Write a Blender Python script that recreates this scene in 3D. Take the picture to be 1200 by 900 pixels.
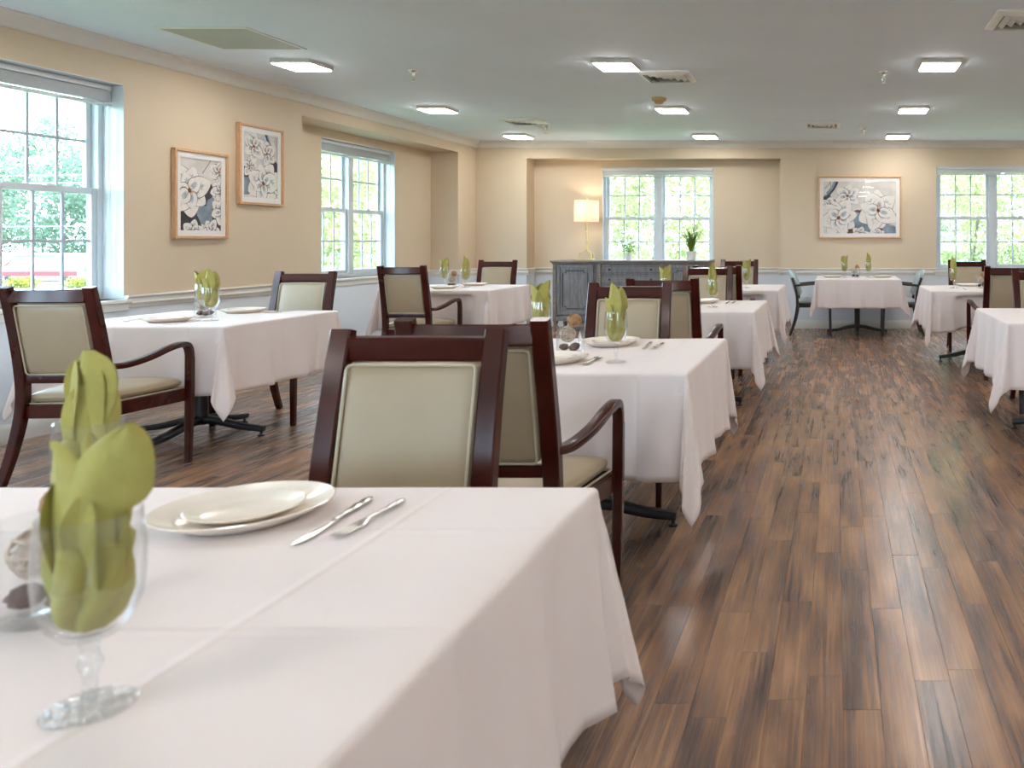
import bpy, math, random
from mathutils import Vector, Matrix
R = math.radians
PI = math.pi
for o in list(bpy.data.objects):
    bpy.data.objects.remove(o)
scene = bpy.context.scene
COL = scene.collection

# ------------------------------------------------------------------ camera
cam_d = bpy.data.cameras.new('camera')
cam = bpy.data.objects.new('camera', cam_d)
COL.objects.link(cam)
cam.location = (0, 0, 1.25)
cam.rotation_euler = (R(90), 0, 0)
cam_d.sensor_width = 36
cam_d.lens = 960 / 1200 * 36
cam_d.shift_x = -380 / 1200
cam_d.shift_y = -168 / 1200
cam_d.clip_start = 0.05
cam_d.clip_end = 500
cam_d.dof.use_dof = True
cam_d.dof.focus_distance = 5.4
cam_d.dof.aperture_fstop = 5.2
scene.camera = cam

# ------------------------------------------------------------------ world, sun, exposure
world = bpy.data.worlds.new('sky')
scene.world = world
world.use_nodes = True
bg = world.node_tree.nodes['Background']
bg.inputs['Color'].default_value = (0.58, 0.80, 1.0, 1)
bg.inputs['Strength'].default_value = 10.0
sun_d = bpy.data.lights.new('sun', 'SUN')
sun_d.energy = 7.0
sun_d.angle = R(2)
sun_d.color = (1, 0.96, 0.88)
sun = bpy.data.objects.new('sun', sun_d)
COL.objects.link(sun)
sun.rotation_euler = (R(48), 0, R(88))
LAMP = 30.0
vs = scene.view_settings
vs.view_transform = 'Standard'
vs.look = 'None'
vs.gamma = 1
vs.use_curve_mapping = False
vs.exposure = 0.78
scene.cycles.use_denoising = True
scene.cycles.max_bounces = 10
scene.cycles.diffuse_bounces = 6
scene.cycles.transparent_max_bounces = 24
scene.cycles.caustics_reflective = False
scene.cycles.caustics_refractive = False
scene.cycles.sample_clamp_indirect = 6

# ------------------------------------------------------------------ materials
M = {}


def nodes_of(name):
    m = bpy.data.materials.new(name)
    m.use_nodes = True
    nt = m.node_tree
    p = nt.nodes['Principled BSDF']
    M[name] = m
    return m, nt, p


def N(nt, kind, **kw):
    n = nt.nodes.new(kind)
    for k, v in kw.items():
        setattr(n, k, v)
    return n


def mat(name, col, rough=0.5, metal=0.0, vary=0.08, scale=14.0, bump=0.0, bscale=80.0, coat=0.0, spec=0.5, stretch=None):
    """plain procedural material: colour broken up by noise, optional fine bump"""
    m, nt, p = nodes_of(name)
    L = nt.links
    tc = N(nt, 'ShaderNodeTexCoord')
    src = tc.outputs['Object']
    if stretch:
        mp = N(nt, 'ShaderNodeMapping')
        mp.inputs['Scale'].default_value = stretch
        L.new(src, mp.inputs['Vector'])
        src = mp.outputs['Vector']
    no = N(nt, 'ShaderNodeTexNoise')
    no.inputs['Scale'].default_value = scale
    no.inputs['Detail'].default_value = 4
    L.new(src, no.inputs['Vector'])
    ra = N(nt, 'ShaderNodeValToRGB')
    ra.color_ramp.elements[0].position = 0.3
    ra.color_ramp.elements[1].position = 0.7
    ra.color_ramp.elements[0].color = tuple(c * (1 - vary) for c in col) + (1,)
    ra.color_ramp.elements[1].color = tuple(min(1, c * (1 + vary)) for c in col) + (1,)
    L.new(no.outputs['Fac'], ra.inputs['Fac'])
    L.new(ra.outputs['Color'], p.inputs['Base Color'])
    p.inputs['Roughness'].default_value = rough
    p.inputs['Metallic'].default_value = metal
    p.inputs['Coat Weight'].default_value = coat
    p.inputs['Coat Roughness'].default_value = 0.12
    p.inputs['Specular IOR Level'].default_value = spec
    if bump:
        n2 = N(nt, 'ShaderNodeTexNoise')
        n2.inputs['Scale'].default_value = bscale
        n2.inputs['Detail'].default_value = 3
        L.new(src, n2.inputs['Vector'])
        b = N(nt, 'ShaderNodeBump')
        b.inputs['Strength'].default_value = bump
        b.inputs['Distance'].default_value = 0.004
        L.new(n2.outputs['Fac'], b.inputs['Height'])
        L.new(b.outputs['Normal'], p.inputs['Normal'])
    return m


def wall_material():
    m, nt, p = nodes_of('wall_paint')
    L = nt.links
    ge = N(nt, 'ShaderNodeNewGeometry')
    se = N(nt, 'ShaderNodeSeparateXYZ')
    L.new(ge.outputs['Position'], se.inputs['Vector'])
    st = N(nt, 'ShaderNodeMath', operation='GREATER_THAN')
    st.inputs[1].default_value = 0.815
    L.new(se.outputs['Z'], st.inputs[0])
    no = N(nt, 'ShaderNodeTexNoise')
    no.inputs['Scale'].default_value = 3
    L.new(ge.outputs['Position'], no.inputs['Vector'])
    mx = N(nt, 'ShaderNodeMix', data_type='RGBA')
    L.new(st.outputs[0], mx.inputs['Factor'])
    mx.inputs['A'].default_value = (0.70, 0.745, 0.80, 1)
    up = N(nt, 'ShaderNodeMix', data_type='RGBA')
    up.inputs['A'].default_value = (0.60, 0.485, 0.345, 1)
    up.inputs['B'].default_value = (0.64, 0.52, 0.375, 1)
    L.new(no.outputs['Fac'], up.inputs['Factor'])
    L.new(up.outputs['Result'], mx.inputs['B'])
    L.new(mx.outputs['Result'], p.inputs['Base Color'])
    p.inputs['Roughness'].default_value = 0.55
    n2 = N(nt, 'ShaderNodeTexNoise')
    n2.inputs['Scale'].default_value = 160
    L.new(ge.outputs['Position'], n2.inputs['Vector'])
    b = N(nt, 'ShaderNodeBump')
    b.inputs['Strength'].default_value = 0.12
    b.inputs['Distance'].default_value = 0.003
    L.new(n2.outputs['Fac'], b.inputs['Height'])
    L.new(b.outputs['Normal'], p.inputs['Normal'])


def floor_material():
    m, nt, p = nodes_of('plank_wood')
    L = nt.links
    ge = N(nt, 'ShaderNodeNewGeometry')
    oi = N(nt, 'ShaderNodeObjectInfo')
    at = N(nt, 'ShaderNodeAttribute', attribute_name='rnd')
    ad = N(nt, 'ShaderNodeMath', operation='ADD')
    L.new(oi.outputs['Random'], ad.inputs[0])
    L.new(at.outputs['Fac'], ad.inputs[1])
    fr = N(nt, 'ShaderNodeMath', operation='FRACT')
    L.new(ad.outputs[0], fr.inputs[0])
    rnd = fr.outputs[0]
    # offset the grain per plank
    cb = N(nt, 'ShaderNodeCombineXYZ')
    ml = N(nt, 'ShaderNodeMath', operation='MULTIPLY')
    ml.inputs[1].default_value = 57
    L.new(rnd, ml.inputs[0])
    L.new(ml.outputs[0], cb.inputs['Y'])
    L.new(ml.outputs[0], cb.inputs['Z'])
    va = N(nt, 'ShaderNodeVectorMath', operation='ADD')
    L.new(ge.outputs['Position'], va.inputs[0])
    L.new(cb.outputs[0], va.inputs[1])
    mp = N(nt, 'ShaderNodeMapping')
    mp.inputs['Scale'].default_value = (100, 1.4, 1)
    L.new(va.outputs[0], mp.inputs['Vector'])
    gr = N(nt, 'ShaderNodeTexNoise')
    gr.inputs['Scale'].default_value = 1
    gr.inputs['Detail'].default_value = 6
    gr.inputs['Roughness'].default_value = 0.65
    gr.inputs['Distortion'].default_value = 0.6
    L.new(mp.outputs[0], gr.inputs['Vector'])
    mp2 = N(nt, 'ShaderNodeMapping')
    mp2.inputs['Scale'].default_value = (11, 1.7, 1)
    L.new(va.outputs[0], mp2.inputs['Vector'])
    bl = N(nt, 'ShaderNodeTexNoise')
    bl.inputs['Scale'].default_value = 1
    bl.inputs['Detail'].default_value = 3
    L.new(mp2.outputs[0], bl.inputs['Vector'])
    # combine: grain*.5 + blotch*.75 + plank tone
    m1 = N(nt, 'ShaderNodeMath', operation='MULTIPLY')
    m1.inputs[1].default_value = 0.72
    L.new(gr.outputs['Fac'], m1.inputs[0])
    m2 = N(nt, 'ShaderNodeMath', operation='MULTIPLY')
    m2.inputs[1].default_value = 0.70
    L.new(bl.outputs['Fac'], m2.inputs[0])
    m3 = N(nt, 'ShaderNodeMath', operation='MULTIPLY_ADD')
    m3.inputs[1].default_value = 0.06
    m3.inputs[2].default_value = -0.225
    L.new(rnd, m3.inputs[0])
    s1 = N(nt, 'ShaderNodeMath', operation='ADD')
    L.new(m1.outputs[0], s1.inputs[0])
    L.new(m2.outputs[0], s1.inputs[1])
    s2 = N(nt, 'ShaderNodeMath', operation='ADD')
    L.new(s1.outputs[0], s2.inputs[0])
    L.new(m3.outputs[0], s2.inputs[1])
    ra = N(nt, 'ShaderNodeValToRGB')
    cr = ra.color_ramp
    cr.elements[0].position = 0.26
    cr.elements[0].color = (0.036, 0.028, 0.027, 1)
    cr.elements[1].position = 0.80
    cr.elements[1].color = (0.52, 0.30, 0.16, 1)
    e = cr.elements.new(0.42)
    e.color = (0.125, 0.080, 0.062, 1)
    e = cr.elements.new(0.55)
    e.color = (0.255, 0.140, 0.085, 1)
    e = cr.elements.new(0.66)
    e.color = (0.38, 0.215, 0.12, 1)
    L.new(s2.outputs[0], ra.inputs['Fac'])
    L.new(ra.outputs['Color'], p.inputs['Base Color'])
    rr = N(nt, 'ShaderNodeMapRange')
    rr.inputs['To Min'].default_value = 0.36
    rr.inputs['To Max'].default_value = 0.16
    L.new(gr.outputs['Fac'], rr.inputs['Value'])
    L.new(rr.outputs[0], p.inputs['Roughness'])
    b = N(nt, 'ShaderNodeBump')
    b.inputs['Strength'].default_value = 0.06
    b.inputs['Distance'].default_value = 0.002
    L.new(gr.outputs['Fac'], b.inputs['Height'])
    L.new(b.outputs['Normal'], p.inputs['Normal'])


def thin_glass(name, tint=(1, 1, 1), ior=.6, base=.03, rough=0.0, bump=0.0, power=4.0):
    m = bpy.data.materials.new(name)
    m.use_nodes = True
    nt = m.node_tree
    for n in list(nt.nodes):
        nt.nodes.remove(n)
    L = nt.links
    out = N(nt, 'ShaderNodeOutputMaterial')
    mx = N(nt, 'ShaderNodeMixShader')
    tr = N(nt, 'ShaderNodeBsdfTransparent')
    tr.inputs['Color'].default_value = tuple(tint) + (1,)
    gl = N(nt, 'ShaderNodeBsdfGlossy')
    gl.inputs['Roughness'].default_value = rough
    lw = N(nt, 'ShaderNodeLayerWeight')
    lw.inputs['Blend'].default_value = 0.5
    pw = N(nt, 'ShaderNodeMath', operation='POWER')
    pw.inputs[1].default_value = power
    L.new(lw.outputs['Facing'], pw.inputs[0])
    fr = N(nt, 'ShaderNodeMath', operation='MULTIPLY_ADD')
    fr.inputs[1].default_value = ior
    fr.inputs[2].default_value = base
    L.new(pw.outputs[0], fr.inputs[0])
    L.new(fr.outputs[0], mx.inputs['Fac'])
    if bump:
        no = N(nt, 'ShaderNodeTexVoronoi')
        no.inputs['Scale'].default_value = 130
        tc = N(nt, 'ShaderNodeTexCoord')
        L.new(tc.outputs['Object'], no.inputs['Vector'])
        b_ = N(nt, 'ShaderNodeBump')
        b_.inputs['Strength'].default_value = bump
        b_.inputs['Distance'].default_value = 0.004
        L.new(no.outputs['Distance'], b_.inputs['Height'])
        L.new(b_.outputs['Normal'], gl.inputs['Normal'])
    L.new(tr.outputs[0], mx.inputs[1])
    L.new(gl.outputs[0], mx.inputs[2])
    L.new(mx.outputs[0], out.inputs['Surface'])
    M[name] = m


def leaf_material(name, c1, c2, trans=0.45):
    m = bpy.data.materials.new(name)
    m.use_nodes = True
    nt = m.node_tree
    for n in list(nt.nodes):
        nt.nodes.remove(n)
    L = nt.links
    out = N(nt, 'ShaderNodeOutputMaterial')
    mx = N(nt, 'ShaderNodeMixShader')
    mx.inputs['Fac'].default_value = trans
    df = N(nt, 'ShaderNodeBsdfDiffuse')
    tl = N(nt, 'ShaderNodeBsdfTranslucent')
    tc = N(nt, 'ShaderNodeTexCoord')
    no = N(nt, 'ShaderNodeTexNoise')
    no.inputs['Scale'].default_value = 1.3
    no.inputs['Detail'].default_value = 5
    L.new(tc.outputs['Object'], no.inputs['Vector'])
    ra = N(nt, 'ShaderNodeValToRGB')
    ra.color_ramp.elements[0].position = 0.35
    ra.color_ramp.elements[1].position = 0.65
    ra.color_ramp.elements[0].color = tuple(c1) + (1,)
    ra.color_ramp.elements[1].color = tuple(c2) + (1,)
    L.new(no.outputs['Fac'], ra.inputs['Fac'])
    L.new(ra.outputs['Color'], df.inputs['Color'])
    L.new(ra.outputs['Color'], tl.inputs['Color'])
    L.new(df.outputs[0], mx.inputs[1])
    L.new(tl.outputs[0], mx.inputs[2])
    L.new(mx.outputs[0], out.inputs['Surface'])
    M[name] = m


def emit_material(name, col, strength):
    m, nt, p = nodes_of(name)
    p.inputs['Base Color'].default_value = (0.8, 0.8, 0.8, 1)
    p.inputs['Emission Color'].default_value = tuple(col) + (1,)
    p.inputs['Emission Strength'].default_value = strength


def cloth_material(name, col, creases=True):
    m, nt, p = nodes_of(name)
    L = nt.links
    tc = N(nt, 'ShaderNodeTexCoord')
    p.inputs['Base Color'].default_value = tuple(col) + (1,)
    p.inputs['Roughness'].default_value = 0.75
    p.inputs['Sheen Weight'].default_value = 0.25
    p.inputs['Specular IOR Level'].default_value = 0.25
    no = N(nt, 'ShaderNodeTexNoise')
    no.inputs['Scale'].default_value = 7
    no.inputs['Detail'].default_value = 5
    L.new(tc.outputs['Object'], no.inputs['Vector'])
    h = no.outputs['Fac']
    if creases:
        se = N(nt, 'ShaderNodeSeparateXYZ')
        L.new(tc.outputs['Object'], se.inputs['Vector'])
        for ax, off in (('X', 0.09), ('Y', 0.05), ('X', -0.36), ('Y', -0.31)):
            a = N(nt, 'ShaderNodeMath', operation='ADD')
            a.inputs[1].default_value = off
            L.new(se.outputs[ax], a.inputs[0])
            b = N(nt, 'ShaderNodeMath', operation='ABSOLUTE')
            L.new(a.outputs[0], b.inputs[0])
            c = N(nt, 'ShaderNodeMapRange')
            c.inputs['From Max'].default_value = 0.012
            c.inputs['To Min'].default_value = 0.55
            c.inputs['To Max'].default_value = 0.0
            L.new(b.outputs[0], c.inputs['Value'])
            d = N(nt, 'ShaderNodeMath', operation='ADD')
            L.new(h, d.inputs[0])
            L.new(c.outputs[0], d.inputs[1])
            h = d.outputs[0]
    b = N(nt, 'ShaderNodeBump')
    b.inputs['Strength'].default_value = 0.55
    b.inputs['Distance'].default_value = 0.006
    L.new(h, b.inputs['Height'])
    L.new(b.outputs['Normal'], p.inputs['Normal'])


def shade_material():
    m = bpy.data.materials.new('lamp_linen')
    m.use_nodes = True
    nt = m.node_tree
    for n in list(nt.nodes):
        nt.nodes.remove(n)
    L = nt.links
    out = N(nt, 'ShaderNodeOutputMaterial')
    mx = N(nt, 'ShaderNodeMixShader')
    mx.inputs['Fac'].default_value = 0.6
    df = N(nt, 'ShaderNodeBsdfDiffuse')
    df.inputs['Color'].default_value = (0.85, 0.78, 0.72, 1)
    tl = N(nt, 'ShaderNodeBsdfTranslucent')
    tl.inputs['Color'].default_value = (0.9, 0.78, 0.66, 1)
    L.new(df.outputs[0], mx.inputs[1])
    L.new(tl.outputs[0], mx.inputs[2])
    L.new(mx.outputs[0], out.inputs['Surface'])
    M['lamp_linen'] = m


wall_material()
floor_material()
shade_material()
mat('ceiling_paint', (0.775, 0.875, 0.99), 0.7, vary=0.02, scale=2, bump=0.1, bscale=120)
mat('trim_paint', (0.70, 0.68, 0.63), 0.4, vary=0.02)
mat('window_white', (0.60, 0.64, 0.67), 0.35, vary=0.02)
mat('muntin_grey', (0.42, 0.46, 0.52), 0.4, vary=0.03)
mat('blind_white', (0.62, 0.65, 0.67), 0.4, vary=0.04, scale=40)
mat('subfloor', (0.06, 0.04, 0.03), 0.8)
mat('mahogany', (0.045, 0.0058, 0.0036), 0.2, vary=0.3, scale=5, coat=0.08, spec=0.4)
mat('vinyl', (0.385, 0.305, 0.200), 0.42, vary=0.04, scale=6, bump=0.08, bscale=220)
mat('piping_vinyl', (0.46, 0.40, 0.29), 0.4, vary=0.03)
mat('blue_vinyl', (0.40, 0.50, 0.53), 0.38, vary=0.04)
mat('dark_frame', (0.022, 0.013, 0.012), 0.3, vary=0.2)
mat('black_iron', (0.012, 0.012, 0.015), 0.35, vary=0.2)
mat('table_core', (0.25, 0.16, 0.10), 0.6)
cloth_material('linen', (0.735, 0.652, 0.630))
mat('china', (0.86, 0.79, 0.70), 0.16, vary=0.015, coat=0.1)
mat('steel', (0.72, 0.70, 0.66), 0.2, metal=1.0, vary=0.05)
mat('napkin_green', (0.375, 0.34, 0.088), 0.8, vary=0.10, scale=30, bump=0.25, bscale=160)
thin_glass('pane_glass', (0.97, 0.985, 0.98), .5, .04)
thin_glass('goblet_glass', (0.985, 0.99, 0.99), .75, .06)
thin_glass('print_glass', (0.99, 0.99, 0.99), .5, .04)
thin_glass('solid_glass', (.97, .98, .98), .65, .09, .05, 1.0, 2.5)
mat('rattan', (0.46, 0.26, 0.13), 0.7, vary=0.25, scale=60)
mat('rattan_pale', (0.55, 0.44, 0.35), 0.7, vary=0.2, scale=60)
mat('pod_dark', (0.10, 0.05, 0.035), 0.7, vary=0.4, scale=50, bump=0.5, bscale=120)
mat('shell_white', (0.75, 0.72, 0.68), 0.5, vary=0.1)
mat('frame_oak', (0.58, 0.34, 0.175), 0.45, vary=0.15, scale=18, stretch=(8, 8, 1.2))
mat('mat_board', (0.85, 0.82, 0.80), 0.8, vary=0.01)
mat('paint_paper', (0.70, 0.66, 0.61), 0.8, vary=0.14, scale=6)
mat('paint_white', (0.82, 0.77, 0.72), 0.8, vary=0.07, scale=22)
mat('paint_shade', (0.52, 0.57, 0.60), 0.8, vary=0.2, scale=20)
mat('paint_ink', (0.09, 0.09, 0.11), 0.8, vary=0.3, scale=25)
mat('paint_blue', (0.22, 0.28, 0.34), 0.8, vary=0.35, scale=9)
mat('paint_navy', (0.035, 0.035, 0.05), 0.8, vary=0.5, scale=12)
mat('paint_brown', (0.12, 0.06, 0.035), 0.8, vary=0.5, scale=14)
mat('paint_orange', (0.60, 0.26, 0.09), 0.8, vary=0.35, scale=30)
mat('sideboard_wood', (0.19, 0.18, 0.185), 0.45, vary=0.3, scale=10, stretch=(6, 6, 0.7), bump=0.12, bscale=30)
mat('sideboard_edge', (0.20, 0.165, 0.14), 0.5, vary=0.35, scale=10, stretch=(1, 9, 9))
mat('sideboard_groove', (0.03, 0.026, 0.025), 0.6, vary=0.2)
mat('knob_black', (0.012, 0.01, 0.01), 0.3)
mat('gold_leaf', (0.62, 0.50, 0.24), 0.35, metal=0.8, vary=0.2, scale=30)
mat('pot_white', (0.80, 0.80, 0.80), 0.3, vary=0.02)
leaf_material('plant_leaf', (0.10, 0.20, 0.04), (0.20, 0.36, 0.07), 0.3)
leaf_material('grass_blade', (0.09, 0.17, 0.03), (0.20, 0.32, 0.05), 0.3)
emit_material('lamp_diffuser', (1.0, 0.97, 0.945), LAMP)
mat('lamp_housing', (0.72, 0.70, 0.68), 0.4, vary=0.01)
mat('vent_white', (0.82, 0.84, 0.84), 0.4, vary=0.02)
mat('vent_dark', (0.10, 0.11, 0.11), 0.6, vary=0.1)
mat('grille_grey', (0.46, 0.50, 0.46), 0.6, vary=0.05, scale=4, bump=0.4, bscale=300)
mat('chrome', (0.75, 0.76, 0.78), 0.15, metal=1.0)
mat('detector_beige', (0.56, 0.42, 0.20), 0.45, vary=0.06)
mat('wire_dark', (0.25, 0.25, 0.25), 0.7)
mat('bus_white', (0.55, 0.55, 0.55), 0.3, vary=0.01)
mat('bus_red', (0.30, 0.02, 0.02), 0.35)
mat('tyre', (0.03, 0.03, 0.03), 0.8)
mat('car_glass', (0.10, 0.13, 0.16), 0.1)
mat('car_silver', (0.62, 0.63, 0.65), 0.3, metal=0.3)
mat('bark', (0.10, 0.07, 0.05), 0.9, vary=0.4, scale=6)
mat('lawn', (0.11, 0.17, 0.07), 0.9, vary=0.25, scale=0.6, bump=0.3, bscale=20)
mat('asphalt', (0.13, 0.13, 0.13), 0.9, vary=0.1, scale=0.5)
mat('siding', (0.42, 0.44, 0.46), 0.6, vary=0.03)
mat('shingle', (0.22, 0.23, 0.24), 0.8, vary=0.1, scale=2)
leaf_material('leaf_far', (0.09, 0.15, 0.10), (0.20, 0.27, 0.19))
leaf_material('leaf_near', (0.24, 0.27, 0.12), (0.56, 0.54, 0.32))
leaf_material('leaf_gold', (0.20, 0.22, 0.04), (0.30, 0.31, 0.07))

# ------------------------------------------------------------------ mesh helpers


class MB:
    def __init__(s):
        s.v = []
        s.f = []
        s.m = []

    def add(s, vs_, fs, mi=0):
        b = len(s.v)
        s.v.extend(tuple(v) for v in vs_)
        for f in fs:
            s.f.append(tuple(i + b for i in f))
            s.m.append(mi)
        return s

    def box(s, x0, x1, y0, y1, z0, z1, mi=0):
        v = [(x, y, z) for z in (z0, z1) for y in (y0, y1) for x in (x0, x1)]
        f = [(0, 2, 3, 1), (4, 5, 7, 6), (0, 1, 5, 4), (2, 6, 7, 3), (0, 4, 6, 2), (1, 3, 7, 5)]
        return s.add(v, f, mi)

    def rbox(s, x0, x1, y0, y1, z0, z1, b=0.005, mi=0):
        """box with chamfered edges"""
        cx, cy, cz = (x0 + x1) / 2, (y0 + y1) / 2, (z0 + z1) / 2
        hx, hy, hz = abs(x1 - x0) / 2, abs(y1 - y0) / 2, abs(z1 - z0) / 2
        b = min(b, hx * .9, hy * .9, hz * .9)
        v = []
        idx = {}
        for sx in (-1, 1):
            for sy in (-1, 1):
                for sz in (-1, 1):
                    for k in range(3):
                        h = [hx - b, hy - b, hz - b]
                        h[k] += b
                        idx[(sx, sy, sz, k)] = len(v)
                        v.append((cx + sx * h[0], cy + sy * h[1], cz + sz * h[2]))
        f = []
        S = (-1, 1)

        def quad(a, n):
            # orient outward
            p = [Vector(v[i]) - Vector((cx, cy, cz)) for i in a]
            nn = (p[1] - p[0]).cross(p[2] - p[0])
            c = sum(p, Vector())
            f.append(tuple(a) if nn.dot(c) > 0 else tuple(reversed(a)))
        for k in range(3):
            o = [i for i in range(3) if i != k]
            for sg in S:
                a = []
                for (p, q) in ((-1, -1), (1, -1), (1, 1), (-1, 1)):
                    t = [0, 0, 0]
                    t[k] = sg
                    t[o[0]] = p
                    t[o[1]] = q
                    a.append(idx[(*t, k)])
                quad(a, 0)
            # edges along axis k between faces o0,o1
            for p in S:
                for q in S:
                    a = []
                    for sg, kk in ((-1, o[0]), (1, o[0]), (1, o[1]), (-1, o[1])):
                        t = [0, 0, 0]
                        t[k] = sg
                        t[o[0]] = p
                        t[o[1]] = q
                        a.append(idx[(*t, kk)])
                    quad(a, 0)
        for sx in S:
            for sy in S:
                for sz in S:
                    quad([idx[(sx, sy, sz, k)] for k in range(3)], 0)
        return s.add(v, f, mi)

    def lathe(s, prof, n=24, c=(0, 0, 0), mi=0, cap=True):
        v = []
        f = []
        k = len(prof)
        for i in range(n):
            a = 2 * PI * i / n
            for (r, z) in prof:
                v.append((c[0] + r * math.cos(a), c[1] + r * math.sin(a), c[2] + z))
        for i in range(n):
            j = (i + 1) % n
            for q in range(k - 1):
                f.append((i * k + q, j * k + q, j * k + q + 1, i * k + q + 1))
        if cap:
            if prof[0][0] > 1e-5:
                f.append(tuple(i * k for i in reversed(range(n))))
            if prof[-1][0] > 1e-5:
                f.append(tuple(i * k + k - 1 for i in range(n)))
        return s.add(v, f, mi)

    def sweep(s, path, sizes, ref=(1, 0, 0), n=10, power=4.0, mi=0, closed=False):
        """superellipse section swept along a path; sizes = (half along ref, half across)"""
        path = [Vector(p) for p in path]
        if not isinstance(sizes, list):
            sizes = [sizes] * len(path)
        ref = Vector(ref)
        K = len(path)
        v = []
        f = []
        if power >= 8:          # square section with eased edges
            n = 8
        for i, p in enumerate(path):
            if closed:
                t = (path[(i + 1) % K] - path[i - 1])
            else:
                t = path[min(i + 1, K - 1)] - path[max(i - 1, 0)]
            t.normalize()
            r = ref
            if abs(r.dot(t)) > 0.95:
                r = Vector((0, 1, 0)) if abs(t.y) < 0.9 else Vector((0, 0, 1))
            n1 = (r - t * r.dot(t)).normalized()
            n2 = t.cross(n1)
            a, b = sizes[i]
            if power >= 8:
                c = min(.0045, a * .4, b * .4)
                for x, y in ((a, c - b), (a, b - c), (a - c, b), (c - a, b), (-a, b - c), (-a, c - b), (c - a, -b), (a - c, -b)):
                    v.append(p + n1 * x + n2 * y)
                continue
            for q in range(n):
                th = 2 * PI * (q + .5) / n
                c_, s_ = math.cos(th), math.sin(th)
                e = 2 / power
                x = math.copysign(abs(c_) ** e, c_) * a
                y = math.copysign(abs(s_) ** e, s_) * b
                v.append(p + n1 * x + n2 * y)
        rng = range(K) if closed else range(K - 1)
        for i in rng:
            j = (i + 1) % K
            for q in range(n):
                r_ = (q + 1) % n
                f.append((i * n + q, i * n + r_, j * n + r_, j * n + q))
        if not closed:
            f.append(tuple(reversed(range(n))))
            f.append(tuple((K - 1) * n + q for q in range(n)))
        return s.add(v, f, mi)

    def tube(s, path, r, n=8, mi=0, closed=False):
        return s.sweep(path, (r, r), (0.31, 0.52, 0.79), n, 2.0, mi, closed)

    def ball(s, c, r, seg=12, rings=8, sq=(1, 1, 1), mi=0):
        v = [(c[0], c[1], c[2] - r * sq[2])]
        f = []
        for i in range(1, rings):
            th = PI * i / rings
            for j in range(seg):
                ph = 2 * PI * j / seg
                v.append((c[0] + r * sq[0] * math.sin(th) * math.cos(ph), c[1] + r * sq[1] * math.sin(th) * math.sin(ph), c[2] - r * sq[2] * math.cos(th)))
        v.append((c[0], c[1], c[2] + r * sq[2]))
        for j in range(seg):
            k = (j + 1) % seg
            f.append((0, 1 + k, 1 + j))
            f.append((len(v) - 1, 1 + (rings - 2) * seg + j, 1 + (rings - 2) * seg + k))
            for i in range(rings - 2):
                a = 1 + i * seg
                f.append((a + j, a + k, a + seg + k, a + seg + j))
        return s.add(v, f, mi)

    def prism(s, poly, axis, a0, a1, mi=0):
        """poly in the plane normal to axis (order of the remaining axes x<y<z)"""
        n = len(poly)
        v = []
        for a in (a0, a1):
            for (p, q) in poly:
                t = {0: (a, p, q), 1: (p, a, q), 2: (p, q, a)}[axis]
                v.append(t)
        f = [tuple(range(n)), tuple(reversed(range(n, 2 * n)))]
        for i in range(n):
            j = (i + 1) % n
            f.append((i, i + n, j + n, j))
        return s.add(v, f, mi)

    def xform(s, mtx):
        s.v = [tuple(mtx @ Vector(p)) for p in s.v]
        return s

    def mesh(s, name, mats, smooth=False, fix=True):
        me = bpy.data.meshes.new(name)
        me.from_pydata(s.v, [], s.f)
        if not isinstance(mats, (list, tuple)):
            mats = [mats]
        for m_ in mats:
            me.materials.append(M[m_])
        if len(mats) > 1:
            me.polygons.foreach_set('material_index', s.m)
        if fix:
            import bmesh
            bm = bmesh.new()
            bm.from_mesh(me)
            bmesh.ops.recalc_face_normals(bm, faces=bm.faces)
            bm.to_mesh(me)
            bm.free()
        if smooth:
            me.shade_smooth()
            me.set_sharp_from_angle(angle=R(smooth if smooth is not True else 50))
        me.update()
        return me

    def build(s, name, mats, parent=None, smooth=False, loc=None, rotz=0.0, fix=True):
        o = bpy.data.objects.new(name, s.mesh(name, mats, smooth, fix))
        COL.objects.link(o)
        if parent:
            o.parent = parent
        if loc is not None:
            o.location = loc
        o.rotation_euler = (0, 0, rotz)
        return o


def tag(o, label=None, cat=None, group=None, kind=None):
    if label:
        o['label'] = label
    if cat:
        o['category'] = cat
    if group:
        o['group'] = group
    if kind:
        o['kind'] = kind
    return o


def empty(name, loc=(0, 0, 0), rotz=0.0, parent=None):
    o = bpy.data.objects.new(name, None)
    COL.objects.link(o)
    o.location = loc
    o.rotation_euler = (0, 0, rotz)
    o.empty_display_size = 0.1
    if parent:
        o.parent = parent
    return o


def copy_tree(o, parent=None):
    c = o.copy()
    COL.objects.link(c)
    c.parent = parent
    for ch in list(o.children):
        copy_tree(ch, c)
    return c


class Kind:
    """first use hands out the prototype itself, later uses copy it with all its parts"""

    def __init__(s, maker):
        s.maker = maker
        s.proto = None

    def put(s, loc, rotz, label, cat, group=None):
        if s.proto is None:
            o = s.proto = s.maker()
        else:
            o = copy_tree(s.proto)
        o.location = loc
        o.rotation_euler = (0, 0, rotz)
        return tag(o, label, cat, group)


def smooth01(x):
    x = max(0.0, min(1.0, x))
    return x * x * (3 - 2 * x)


# ------------------------------------------------------------------ the room
XL, XR, YB, YF, ZC = -5.12, 4.6, 11.65, -4.0, 2.665
NL = -5.49        # back of the niche in the window wall
NB = 11.95        # back of the niche in the end wall
LN0, LN1, LNT = 7.85, 11.09, 2.45
BN0, BN1, BNT = -4.405, -0.80, 2.42
W1 = (4.33, 5.89, 0.83, 2.37)      # along y
W2 = (8.73, 10.19, 0.83, 2.355)    # along y, in the niche
W3 = (-3.41, -1.79, 0.83, 2.315)   # along x, in the niche
W4 = (1.42, 3.04, 0.83, 2.31)      # along x


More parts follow.
